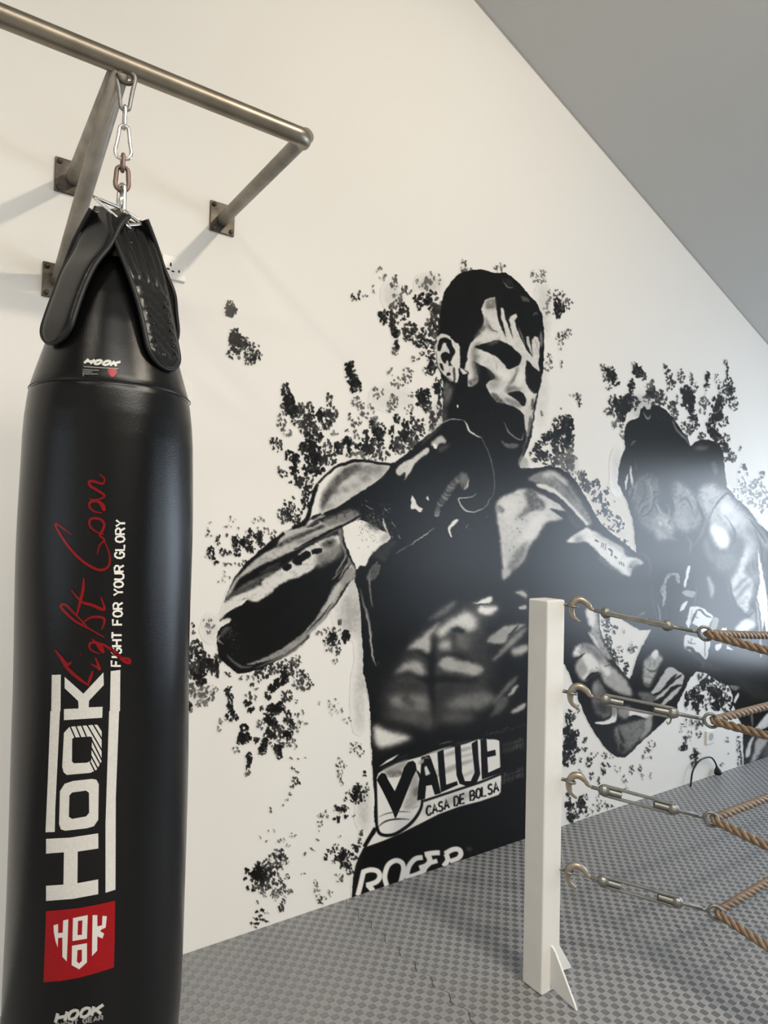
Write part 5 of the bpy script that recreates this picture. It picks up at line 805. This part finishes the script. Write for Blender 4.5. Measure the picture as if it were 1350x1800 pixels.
def on_bag(px, py, eps=0.0008):
    v = ray(px, py); r = np.full(v.shape[:-1], .2); z = np.full(v.shape[:-1], 1.4)
    for _ in range(14):
        ax, ay = bag_axis(z)
        A = v[..., 0] ** 2 + v[..., 1] ** 2; B = -(v[..., 0] * ax + v[..., 1] * ay); C_ = ax ** 2 + ay ** 2 - (r + eps) ** 2
        t = (-B - np.sqrt(np.maximum(B * B - A * C_, 0))) / A
        P = CAMPOS + v * t[..., None]; z = P[..., 2]
        an = np.arctan2(P[..., 1] - ay, P[..., 0] - ax); r = bag_r(z) + bulge(an, z)
    return P
bag = thing('punch_bag', 'tall black leather punch bag with white and red lettering hanging from a chain', 'punch bag', (BX, BY, 0.285))
bm = bmesh.new(); rings = []
zz = [PROF[0], PROF[1]] + [(z, float(bag_r(z))) for z in sorted(set([round(x, 4) for x in np.linspace(.30, 2.355, 110)] + [round(p[0], 4) for p in PROF[2:]]))]
for z, r in zz:
    ax, ay = bag_axis(z)
    rings.append([bm.verts.new((ax + (r + bulge(a, z)) * math.cos(a), ay + (r + bulge(a, z)) * math.sin(a), z)) for a in np.linspace(-math.pi, math.pi, 97)[:-1]])
for A, B in zip(rings, rings[1:]):
    for k in range(96): bm.faces.new((A[k], A[(k + 1) % 96], B[(k + 1) % 96], B[k]))
bm.faces.new(rings[0][::-1]); bm.faces.new(rings[-1])
body = obj('bag_body', bm, M_leather, bag)
# the gathered neck: a roll and a collar line
bm = bmesh.new()
def ring_pts(z, r, n=48, wob=0): 
    ax, ay = bag_axis(z); return [(ax + (r + wob * math.sin(7 * a)) * math.cos(a), ay + (r + wob * math.sin(7 * a)) * math.sin(a), z + wob * math.cos(5 * a)) for a in np.linspace(0, 2 * math.pi, n + 1)[:-1]]
add_tube(bm, ring_pts(2.312, .058, 48, .003), .017, 12, True); obj('neck_roll', bm, M_leather, bag)
bm = bmesh.new(); add_tube(bm, ring_pts(1.9375, .1905, 96), .0012, 6, True); obj('shoulder_seam', bm, M_edge, bag)

def strap(stations, ribs=False, top_tilt=0.0, ends=None):
    """padded leather hanging strap: stations (azimuth deg, radius, height) from its lower end up to the ring"""
    S = spline(stations, 8); n = len(S); L = []
    for az, rho, z in S:
        a = math.radians(az); d = CD * math.cos(a) + RD * math.sin(a); ax, ay = bag_axis(z)
        L.append((Vector((ax, ay, 0)) + d * rho + Vector((0, 0, z)), d, (RD * math.cos(a) - CD * math.sin(a))))
    acc = [0]
    for i in range(1, n): acc.append(acc[-1] + (L[i][0] - L[i - 1][0]).length)
    tot = acc[-1]; hw = 0.052; NW = 24
    bmf, bmb = bmesh.new(), bmesh.new(); F, Bk, edge = [], [], []
    for i in range(n):
        s = acc[i]; h = hw + .010 * max(0, min(1, (s / tot - .35) / .4))
        if s < hw: h = hw * math.sqrt(max(0, 1 - ((hw - s) / hw) ** 2)) * .92 + .004
        P, d, tn = L[i]; T = (L[min(i + 1, n - 1)][0] - L[max(i - 1, 0)][0]).normalized()
        k = max(0, min(1, (s - tot * .55) / (tot * .45))) * top_tilt
        tn = (tn * math.cos(k) + T * math.sin(k)).normalized(); nr = tn.cross(T).normalized()
        if nr.dot(d) < 0 and abs(nr.dot(d)) > .05: nr = -nr
        rf, rb = [], []
        for j in range(NW + 1):
            u = -1 + 2 * j / NW
            th = 0.008 * (1 - u ** 8)
            if ribs and .52 * tot < s < .93 * tot: th += 0.0042 * math.cos(u * 4.2 * math.pi) * min(1, (s / tot - .52) * 18)
            if ribs and s < .47 * tot and s > .03: th += 0.0030 * math.cos(u * 2.6 * math.pi) * math.cos(s * 190)
            if ribs and abs(s - .50 * tot) < .012: th += 0.003 * math.cos((s - .50 * tot) * 900)
            rf.append(bmf.verts.new(P + tn * (u * h) + nr * th)); rb.append(bmf.verts.new(P + tn * (u * h) - nr * .004))
        F.append(rf); Bk.append(rb); edge.append((P + tn * h, P - tn * h, nr))
    for i in range(n - 1):
        for j in range(NW):
            bmf.faces.new((F[i][j], F[i][j + 1], F[i + 1][j + 1], F[i + 1][j])); bmf.faces.new((Bk[i][j], Bk[i + 1][j], Bk[i + 1][j + 1], Bk[i][j + 1]))
        bmf.faces.new((F[i][0], F[i + 1][0], Bk[i + 1][0], Bk[i][0])); bmf.faces.new((F[i][NW], Bk[i][NW], Bk[i + 1][NW], F[i + 1][NW]))
    for i in (0, n - 1):
        for j in range(NW): bmf.faces.new((F[i][j], Bk[i][j], Bk[i][j + 1], F[i][j + 1]))
    o = obj('hanging_strap', bmf, M_strap, bag)
    pts = [e[0] for e in edge[::-1]] + [e[1] for e in edge]
    add_tube(bmb, pts, .0062, 8); b_ = obj('edge_binding', bmb, M_edge, None)
    b_.data.transform(Matrix.Translation(-wpos(bag))); b_.parent = o
    if ribs:
        for q in range(7):
            i = int(np.interp(.05 + q * .022, acc, range(n))); P, d, tn = L[i]
            for u in (-.028, .03):
                c_ = P + tn * u + d * .0085
                bms = bmesh.new(); bmesh.ops.create_icosphere(bms, subdivisions=1, radius=.0036, matrix=Matrix.Translation(c_))
                st = obj('rivet', bms, M_strap, None); st.data.transform(Matrix.Translation(-wpos(bag))); st.parent = o
    return L[-1]
TOPS = [strap([(-49, .172, 2.03), (-49, .165, 2.075), (-49, .143, 2.15), (-48, .117, 2.225), (-45, .084, 2.29), (-42, .056, 2.36), (-34, .030, 2.405)], False, -.42),
        strap([(41, .180, 1.995), (41, .170, 2.04), (40, .148, 2.12), (38, .122, 2.20), (36, .090, 2.275), (34, .056, 2.345), (38, .034, 2.385)], True, .12),
        strap([(122, .160, 2.10), (122, .156, 2.13), (121, .146, 2.18), (120, .132, 2.24), (128, .090, 2.31), (126, .060, 2.36), (124, .036, 2.40)]),
        strap([(-134, .172, 2.06), (-134, .166, 2.10), (-133, .152, 2.17), (-132, .126, 2.24), (-130, .090, 2.31), (-128, .060, 2.36), (-126, .036, 2.40)])]

# prints on the leather: painted on canvases in photo coordinates, laid onto the curved surface
Z3, Z4, Z7, Z2 = (0, 700, 3.2725), (0, 1250, 3.2725), (60, 1550, 7.2), (0, 340, 3.375)
BLK = np.array((0.004, 0.004, 0.0043)); SILVER = np.array(srgb(205, 203, 198)[:3]); RED = np.array(srgb(150, 12, 20)[:3]) * 1.15
def bag_print(name, box, layers, label=None, scale=3):
    """layers: list of (colour, painter function)"""
    rgb = None; tot = None
    for colr, fn in layers:
        c = Canvas(*box, scale, 0.0); fn(c); m = c.a[..., None]
        if rgb is None: rgb = np.broadcast_to(BLK, m.shape[:2] + (3,)).copy(); tot = np.zeros(m.shape[:2])
        rgb = rgb * (1 - m) + colr * m; tot = np.maximum(tot, c.a)
    h, w = tot.shape
    X, Y = np.meshgrid(box[0] + (np.arange(w) + .5) / scale, box[1] + (np.arange(h) + .5) / scale)
    co_ = on_bag(X, Y)
    mx = np.maximum.reduce([tot[:-1, :-1], tot[1:, :-1], tot[:-1, 1:], tot[1:, 1:]])
    o = grid_mesh(name, co_, rgb, mx > 0.01, M_print, None)
    for p in o.data.polygons: p.use_smooth = True
    o.data.transform(Matrix.Translation(-wpos(bag))); o.parent = body
    if label: o['label'] = label
    return o
def big_hook(c):
    f = lambda t, s: c.poly(pp(t, s), 1.0, 0, False)
    def mix(*a):
        pts = []
        for t, s in a: pts += pp(t, s)
        c.poly(pts, 1.0, 0, False)
    mix((Z3, '298,1592 350,1590 348,1800'), (Z4, '345,0 318,560 315,695 262,697 275,400 290,0'), (Z3, '295,1800'))
    mix((Z3, '637,1570 692,1563 690,1800'), (Z4, '685,0 666,500 664,1027 607,1045 607,650 628,0'), (Z3, '632,1800'))
    mix((Z3, '372,1603 480,1700 595,1577 597,1650 512,1740 510,1778 590,1775'), (Z4, '588,38 368,52'), (Z3, '368,1788 452,1785 450,1742 372,1668'))
    f(Z4, '368,125 400,90 555,78 575,85 585,110 584,290 555,338 520,355 385,367 366,352 358,320')
    c.poly(pp(Z4, '415,160 425,152 520,146 530,152 525,285 500,297 425,300 414,290'), 0.0, 0, False)
    for s in ('402,84 432,152', '434,78 464,150', '466,74 498,150', '498,74 590,232', '532,70 592,170', '560,70 592,120', '520,150 590,290', '522,205 588,325', '520,250 570,345', '518,290 545,345'): c.stroke(pp(Z4, s), 2.6, 0.0, 0, False, (1, 1))
    f(Z4, '345,460 372,418 420,402 530,390 555,395 568,420 565,625 540,662 500,674 375,688 350,680 340,650')
    c.poly(pp(Z4, '399,485 415,468 495,457 512,470 513,585 495,606 415,620 396,608'), 0.0, 0, False)
    f(Z4, '265,735 400,728 565,703 566,790 447,808 445,990 565,968 565,1053 420,1080 265,1092 265,1005 365,998 368,812 265,820')
def wear_noise(c, amt=.12):
    c.a *= 1 - amt * NOISE[:c.h, :c.w]
bag_print('large_lettering', (76, 1172, 216, 1590), [(SILVER, lambda c: (big_hook(c), wear_noise(c, .1)))], 'large silver white lettering running up the bag')
def script(c):
    for s, w in (('316,1448 350,1490 385,1530 412,1518', 5.5), ('340,1480 385,1550 450,1610 515,1655', 6), ('535,1568 520,1610 505,1650', 5), ('522,1528 560,1548 575,1560 560,1520 548,1490', 4.5), ('459,1473 466,1477', 4.5), ('575,1470 525,1450 515,1415 545,1405 585,1430 590,1462 545,1400 530,1385', 4.5), ('545,1400 600,1420 660,1462 715,1512 745,1520 740,1500 690,1490', 6),
                 ('600,1375 520,1330 430,1280 360,1215 352,1192 380,1190 440,1250 500,1310', 4.5), ('470,1300 520,1262 590,1262 600,1290 585,1330', 4.5), ('410,1103 470,1170 530,1190 590,1215 600,1200 580,1145', 5.5), ('482,1035 478,1100 462,1170 440,1255', 5.5),
                 ('412,785 365,750 318,722 350,790 420,885 500,955 575,988 625,965 630,900 600,820', 4.6), ('560,900 572,850 600,815 575,790 590,760 600,725 580,698 540,690 515,705 522,742 560,772 598,782', 4.4), ('590,660 545,652 515,625 520,598 560,592 595,615 598,645 570,600 530,585 515,580', 4.4), ('530,585 580,578 600,558 560,530 520,505 513,480 540,478 590,492 600,462 572,437', 4.6)):
        c.stroke(pp(Z3, s), w * .92, 1.0, .25, True, (.35, .35))
bag_print('script_lettering', (92, 824, 236, 1214), [(RED * .62, script)], 'red handwritten script')
bag_print('slogan', (190, 908, 226, 1178), [(SILVER * 1.15, lambda c: text(c, 'FIGHT FOR YOUR GLORY', pp(Z3, '641,1540 668,702 720,702 694,1540'), 3.5, 1.0, .22))], 'small white capitals')
def emblem(c):
    f = lambda s, v=1.0: c.poly(pp(Z7, s), v, 0, False)
    f('245,552 303,535 303,650 362,645 368,490 432,475 425,700 412,1008 358,950 358,705 303,712 298,830 270,750 250,640')
    f('492,460 678,422 668,720 485,750'); f('555,495 612,488 605,672 548,676', 0.0)
    f('480,810 668,778 668,1020 570,1108 475,1055'); f('548,865 605,858 605,1000 570,1035 540,1010', 0.0)
    f('740,422 800,422 800,565 860,550 865,432 920,436 905,580 850,605 835,625 885,655 865,718 800,690 798,870 732,942 735,700')
bag_print('red_emblem', (70, 1575, 210, 1735), [(RED * .85, lambda c: (c.poly(pp(Z4, '265,1150 355,1143 450,1133 560,1113 662,1090 660,1300 655,1475 560,1505 450,1535 350,1552 250,1560 258,1350'), 1.0, 0, False), wear_noise(c, .15))), (SILVER, emblem)], 'red square with a white shield of letters')
bag_print('lower_logo', (88, 1755, 200, 1830), [(SILVER * .75, lambda c: text(c, 'HOOK', pp(Z7, '270,1672 845,1562 845,1672 270,1782'), 5.6, 1.0, .2, .3, .18)), (SILVER * .4, lambda c: text(c, 'FIGHT GEAR', pp(Z7, '270,1800 870,1690 870,1745 270,1855'), 2.4, 1.0, .25, .3))], 'small silver lettering low on the bag')
def label_w(c):
    text(c, 'HOOK', pp(Z2, '515,982 705,998 690,1024 500,1006'), 4.0, 1.0, .3, .1, .2)
    c.stroke(pp(Z2, '497,1027 702,1040'), .8, .8, .2, False, (1, 1))
def label_g(c):
    for s in ('490,1046 588,1050', '492,1058 548,1060', '492,1070 580,1072', '492,1062 494,1084'): c.stroke(pp(Z2, s), 1.6, .9, .3, False, (1, 1))
bag_print('brand_label', (142, 622, 212, 672), [(SILVER, label_w), (SILVER * .3, label_g), (RED, lambda c: c.poly(pp(Z2, '640,1045 662,1038 690,1046 688,1070 665,1088 645,1068'), 1.0, .3))], 'small label sewn on the front')

# ------------------------------------------------------------------ chain and shackles between the bag and the frame
CX, CY = BX + RD.x * .006, BY + RD.y * .006
BARZ, BAR_X, PR_ = 2.812, -1.786, 0.0265
VIEW_R = RD
def P3(u, z, d=0.0): return Vector((CX, CY, z)) + RD * u + CD * d
def loop(pts, r, name, m, parent, seg=10):
    bm = bmesh.new(); add_tube(bm, [Vector(p) for p in spline([tuple(p) for p in pts], 6, True)], r, seg, True); return obj(name, bm, m, parent)
def pear(z0, z1, w0, w1, r, name, m, parent, turn=0.0):
    d = RD * math.cos(turn) + CD * math.sin(turn)
    c = Vector((CX, CY, 0)); zm = z1 - z0
    q = [(0, z1), (w1 * .8, z1 - .02 * zm - .004), (w1, z1 - w1), ((w0 + w1) / 2, (z0 + z1) / 2), (w0, z0 + w0), (w0 * .75, z0 + .004), (0, z0), (-w0 * .75, z0 + .004), (-w0, z0 + w0), (-(w0 + w1) / 2, (z0 + z1) / 2), (-w1, z1 - w1), (-w1 * .8, z1 - .02 * zm - .004)]
    return loop([c + d * a + Vector((0, 0, b)) for a, b in q], r, name, m, parent)
ch = thing('hanging_chain', 'silver chain of snap hooks and links between the bar and the punch bag', 'chain', (CX, CY, 2.40))
pear(2.690, 2.795, .011, .022, .0052, 'snap_hook', M_galv, ch, .1)
pear(2.640, 2.700, .009, .009, .0046, 'link', M_chrome, ch, 1.4)
pear(2.560, 2.650, .0195, .011, .0048, 'snap_hook', M_chrome, ch, .15)
pear(2.528, 2.572, .008, .008, .005, 'link', M_rust, ch, 1.4)
pear(2.478, 2.54, .016, .014, .0058, 'link', M_rust, ch, .1)
pear(2.405, 2.492, .012, .010, .0058, 'snap_hook', M_chrome, ch, .9)
bm = bmesh.new(); add_tube(bm, [P3(-.006, 2.42, .012), P3(.004, 2.475, .008)], .006, 8); obj('gate', bm, M_chrome, ch)
for k, (P, d, tn) in enumerate(TOPS):
    apex = P3(0, 2.424, .012)
    if k == 0: a, b = P3(-.064, 2.420, .055), P3(.022, 2.352, .07)
    elif k == 1: a, b = P3(.012, 2.36, .065), P3(.05, 2.385, .03)
    else: a, b = P + tn * .04, P - tn * .04
    bm = bmesh.new()
    add_tube(bm, [Vector(p) for p in (lambda A: A)([apex + (a - apex) * t for t in np.linspace(0, 1, 8)] + [a + (b - a) * t for t in np.linspace(.1, .9, 6)] + [b + (apex - b) * t for t in np.linspace(0, 1, 8)])], .0042, 8)
    obj('triangle_ring', bm, M_chrome, ch)

# ------------------------------------------------------------------ the wall-mounted frame
fr = thing('bag_frame', 'wall-mounted steel pipe frame that the punch bag hangs from', 'bracket', (WALL_X, .6, 2.8))
YE = .897
bm = bmesh.new()
bend = [(BAR_X, y, BARZ) for y in np.linspace(-1.1, YE - .035, 20)] + [(BAR_X - .035 * (1 - math.cos(a)), YE - .035 + .035 * math.sin(a), BARZ + .006 * a) for a in np.linspace(.15, math.pi / 2, 8)]
add_tube(bm, bend, PR_, 28); obj('bar', bm, M_pipe, fr)
bm = bmesh.new(); add_tube(bm, [(CX + RD.x * .02 * math.cos(a), CY + RD.y * .02 * math.cos(a), BARZ - PR_ - .008 + .016 * math.sin(a)) for a in np.linspace(0, 2 * math.pi, 17)[:-1]], .006, 8, True); obj('hanging_eye', bm, M_plate, fr)
def arm(y, zf, zp, yp, name='arm', r=.0235):
    bm = bmesh.new(); add_tube(bm, [(BAR_X + (.0 if name == 'arm' else .0), y, zf), (WALL_X + .006, yp, zp)], r, 24); return obj(name, bm, M_arm, fr)
arm(YE, BARZ + .012, 2.838, YE)
arm(.353, BARZ, 2.825, .353)
arm(.353, BARZ - .012, 2.452, .321, 'strut')
arm(-1.1, BARZ, 2.83, -1.1)
for y, z in ((.897, 2.845), (.345, 2.827), (.321, 2.452), (-1.1, 2.83)):
    bm = bmesh.new(); add_box(bm, (WALL_X, y - .05, z - .06), (WALL_X + .009, y + .05, z + .06)); pl = obj('wall_plate', bm, M_plate, fr, False, .002)
    for sy in (-1, 1):
        for sz in (-1, 1):
            bm = bmesh.new(); add_lathe(bm, [(.009, 0), (.009, .004), (.006, .004), (.006, .011), (.001, .011)], (WALL_X + .009, y + sy * .036, z + sz * .046), (1, 0, 0), 10)
            b_ = obj('bolt', bm, M_plate, None); b_.data.transform(Matrix.Translation(-wpos(fr))); b_.parent = pl

# ------------------------------------------------------------------ wall sockets, switch, cable
def plate_box(bm, y0, y1, z0, z1, d=.010):
    add_box(bm, (WALL_X, y0, z0), (WALL_X + d, y1, z1))
def hole(bm, y, z, ry, rz, x):
    add_lathe(bm, [(1, 0), (1, .0012)], (0, 0, 0), (1, 0, 0), 14)
t = thing('wall_socket', 'white plastic wall socket with black pin holes, under the arm of the bag frame', 'socket', (WALL_X, .713, 2.592))
bm = bmesh.new(); plate_box(bm, .668, .758, 2.553, 2.642, .012); obj('face_plate', bm, M_plastic, t, False, .003)
bm = bmesh.new()
for y, z, ry, rz in ((.700, 2.607, .0035, .008), (.691, 2.588, .0065, .0035), (.709, 2.583, .0065, .0035), (.732, 2.588, .003, .006)):
    vs = []
    for k in range(12): vs.append(bm.verts.new((WALL_X + .0124, y + ry * math.cos(k * math.pi / 6), z + rz * math.sin(k * math.pi / 6))))
    top = bm.faces.new(vs); e = bmesh.ops.extrude_face_region(bm, geom=[top]); bmesh.ops.translate(bm, verts=[v for v in e['geom'] if isinstance(v, bmesh.types.BMVert)], vec=(-.003, 0, 0))
obj('pin_holes', bm, M_dark, t, False)
t = thing('light_switch', 'white switch plate peeking out from behind the punch bag edge', 'switch', (WALL_X, .75, 1.9))
p0 = on_wall(331, 690)
bm = bmesh.new(); plate_box(bm, p0[1] - .08, p0[1] + .008, p0[2] - .035, p0[2] + .035, .012); obj('face_plate', bm, M_plastic, t, False, .003)
bm = bmesh.new(); plate_box(bm, p0[1] - .05, p0[1] - .02, p0[2] - .02, p0[2] + .02, .018); obj('rocker', bm, M_plastic, t, False, .002)
t.location = (WALL_X, p0[1] - .036, p0[2])
for ch_ in t.children: ch_.data.transform(Matrix.Translation(Vector((WALL_X, .75, 1.9)) - Vector(t.location)))
t = thing('wall_socket', 'white plastic wall socket low on the far wall, above the looped black cable', 'socket', (WALL_X, 4.475, .27))
bm = bmesh.new(); plate_box(bm, 4.425, 4.528, .225, .315, .012); obj('face_plate', bm, M_plastic, t, False, .003)
bm = bmesh.new(); add_lathe(bm, [(.026, 0), (.024, .004), (.018, .002)], (WALL_X + .011, 4.478, .275), (1, 0, 0), 20); obj('outlet', bm, mat('grey_outlet', (.42, .42, .43, 1), .5), t)
cab = thing('power_cable', 'short looped black power cable standing up from the mat against the wall', 'cable', (WALL_X + .02, 4.3, 0))
cp = [on_wall(x, y, .035) for x, y in ((1214, 1374), (1217, 1358), (1223, 1345), (1230, 1337), (1237, 1333), (1246, 1331), (1252, 1333), (1257, 1340), (1260, 1348))]
cp[0][2] = 0.0
bm = bmesh.new(); add_tube(bm, [Vector(p) for p in spline(cp, 6)], .0058, 10); obj('cord', bm, M_black, cab)
pb = Vector(on_wall(1260, 1347, .035)); pe = Vector(on_wall(1262, 1359.5, .035))
bm = bmesh.new(); ax_ = (pe - pb); add_lathe(bm, [(.007, 0), (.012, ax_.length * .25), (.022, ax_.length * .6), (.026, ax_.length)], pb, ax_, 16); obj('plug', bm, M_black, cab)

# ------------------------------------------------------------------ ring post with gussets, turnbuckles and ropes
PX, PY, HW, PH = -1.668, 1.871, 0.0465, 1.383
def make_post(x, y, sx, sy, label):
    t = thing('ring_post', label, 'post', (x, y, 0), 'white boxing ring posts')
    bm = bmesh.new(); add_box(bm, (x - HW, y - HW, 0.001), (x + HW, y + HW, PH)); obj('shaft', bm, M_post, t, False, .006)
    for d, o_ in ((Vector((sx, 0, 0)), Vector((0, 1, 0))), (Vector((0, sy, 0)), Vector((1, 0, 0)))):
        b = Vector((x, y, 0)) + d * (HW - .002) - o_ * .004
        pts = [b + d * u + Vector((0, 0, z)) for u, z in ((0, .028), (.03, .016), (.118, .004), (.112, .018), (.022, .150), (.012, .158), (0, .162))]
        bm = bmesh.new(); add_prism(bm, pts, o_ * .008); obj('gusset', bm, M_post, t, False, .0015)
    return t
post = make_post(PX, PY, 1, 1, 'white square steel ring post with corner gussets standing on the grey mats')
LV0 = [1.367, 1.052, .736, .416]
END = [np.array((-1.293, 2.246, 1.287)), np.array((-1.278, 2.261, .985)), np.array((-1.276, 2.263, .646)), np.array((-1.265, 2.274, .330))]
ORD = ['topmost', 'second from top', 'third from top', 'lowest']
FARP, NEARP = (PX, 5.35), (1.95, PY)
make_post(*FARP, 1, -1, 'white ring post at the far end of the mural wall'); make_post(*NEARP, -1, 1, 'white ring post on the side away from the mural wall')
corner = Vector((PX + HW - .004, PY + HW - .004, 0))
for k in range(4):
    c0 = corner + Vector((0, 0, LV0[k])); e0 = Vector(END[k]); d = (e0 - c0); LN = d.length; d.normalize()
    side = d.cross(Vector((0, 0, 1))).normalized(); up = side.cross(d).normalized()
    if k: side, up = up, -side           # the top one is turned on its edge
    at = lambda s, a=0.0, b=0.0: c0 + d * s + side * a + up * b
    V_, S2 = (side, up) if k else (up, side)   # V_: vertical-ish, S2: horizontal
    t = thing('turnbuckle', 'galvanised hook turnbuckle on the white ring post, %s of four' % ORD[k], 'turnbuckle', tuple(c0), 'rope turnbuckles')
    vat = lambda s, v, h=0.0: c0 + d * s + V_ * v + S2 * h
    bm = bmesh.new(); add_tube(bm, [c0 - d * .02, c0 + d * .018], .0065, 10)
    add_tube(bm, [vat(.034 + .016 * math.cos(a), .0, .016 * math.sin(a)) for a in np.linspace(0, 2 * math.pi, 21)[:-1]], .005, 8, True); obj('eye_bolt', bm, M_galv, t)
    hk = [vat(s, v) for s, v in ((.066, -.052), (.040, -.036), (.030, -.008), (.038, .020), (.060, .028), (.084, .017), (.097, .004), (.118, .0))]
    pts = [Vector(p) for p in spline([tuple(p) for p in hk], 6)]; n_ = len(pts)
    bm = bmesh.new(); add_tube(bm, pts, [.003 + .0098 * math.sin(math.pi * min(1, .08 + i / n_ * .92)) for i in range(n_)], 12); obj('hook', bm, M_hook, t)
    b0, b1 = .150, LN - .115
    bm = bmesh.new(); add_tube(bm, [at(.108), at(b0 + .05)], .0068, 12); obj('threaded_rod', bm, M_galv, t)
    bm = bmesh.new(); add_tube(bm, [at(b1 - .05), at(LN - .030)], .0068, 12); obj('threaded_rod', bm, M_galv, t)
    bm = bmesh.new()
    for sg in (-1, 1):
        R = Matrix.Identity(4)
        for i, v in enumerate((d, side, up)): R[0][i], R[1][i], R[2][i] = v
        R.translation = at((b0 + b1) / 2, sg * .0165); add_box(bm, (-(b1 - b0) / 2, -.004, -.008), ((b1 - b0) / 2, .004, .008), R)
    for s in (b0, b1): add_lathe(bm, [(.011, -.016), (.0195, -.006), (.0195, .006), (.012, .020)], at(s), d, 16)
    for s in (b0 + .035, b1 - .035): add_lathe(bm, [(.0115, -.028), (.0115, .028)], at(s), d, 10)
    obj('body', bm, M_galv, t, False, .0012)
    bm = bmesh.new(); add_tube(bm, [at(LN - .036) , at(LN - .012)], [.0065, .0055], 10)
    add_tube(bm, [c0 + d * (LN + .014 + .023 * math.cos(a)) + Vector((0, 0, 1)) * .023 * math.sin(a) for a in np.linspace(0, 2 * math.pi, 25)[:-1]], .0055, 10, True); obj('thimble', bm, M_galv, t)
    if k == 1:
        bm = bmesh.new(); add_tube(bm, [vat(b1, -.018), vat(b1 - .002, -.036, .002), vat(b1 - .008, -.044, .004), vat(b1 - .012, -.036, .004)], .003, 8); obj('safety_clip', bm, M_galv, t)
    # rope: from the far post, through the thimble, to the near post
    cpt = e0 + d * .016
    v1, v2 = ray(1349, (1119.3, 1241, 1403, 1550)[k]), ray(1349, (1145, 1293, 1488, 1664.6)[k])
    q1 = CAMPOS + v1 * (cpt.x / v1[0]); q2 = CAMPOS + v2 * (cpt.y / v2[1])
    s1 = (q1[2] - cpt.z) / (q1[1] - cpt.y); s2 = (q2[2] - cpt.z) / (q2[0] - cpt.x)
    far_n, near_n = FARP[1] - .05 - cpt.y, NEARP[0] - .05 - cpt.x
    z1 = lambda u: cpt.z + s1 * u * max(0.2, 1 - u / far_n * .9); z2 = lambda u: cpt.z + s2 * u * max(0.2, 1 - u / near_n * .9)
    rb = .03; path = [(cpt.x + (FARP[0] + .02 - cpt.x) * max(0, (u - 1.4) / (far_n - 1.4)), cpt.y + u, z1(u)) for u in np.linspace(far_n, rb, 14)]
    path += [(cpt.x + rb * (1 - math.sin(a)) * .7, cpt.y + rb * (1 - math.cos(a)) * .7, cpt.z) for a in (math.pi / 2 * .75, math.pi / 4, math.pi / 8)]
    path += [(cpt.x + u, cpt.y + (NEARP[1] - cpt.y) * max(0, (u - 1.6) / (near_n - 1.6)), z2(u)) for u in np.linspace(rb, near_n, 14)]
    raw = spline(path, 40); pts = [Vector(raw[0])]
    for p in raw[1:]:
        p = Vector(p)
        while (p - pts[-1]).length >= .0058: pts.append(pts[-1] + (p - pts[-1]).normalized() * .0058)
    T, N = frame_dirs(pts); bm = bmesh.new()
    for s_ in range(3):
        hx = []
        for i, p in enumerate(pts):
            a = 2 * math.pi * (i * .0058 / .088 + s_ / 3); B = T[i].cross(N[i])
            hx.append(p + (N[i] * math.cos(a) + B * math.sin(a)) * .0078)
        add_tube(bm, hx, .0077, 8)
    r_ = obj('ring_rope', bm, M_rope, None); tag(r_, 'brown twisted ring rope running around the corner ring, %s of four' % ORD[k], 'rope', 'boxing ring ropes')
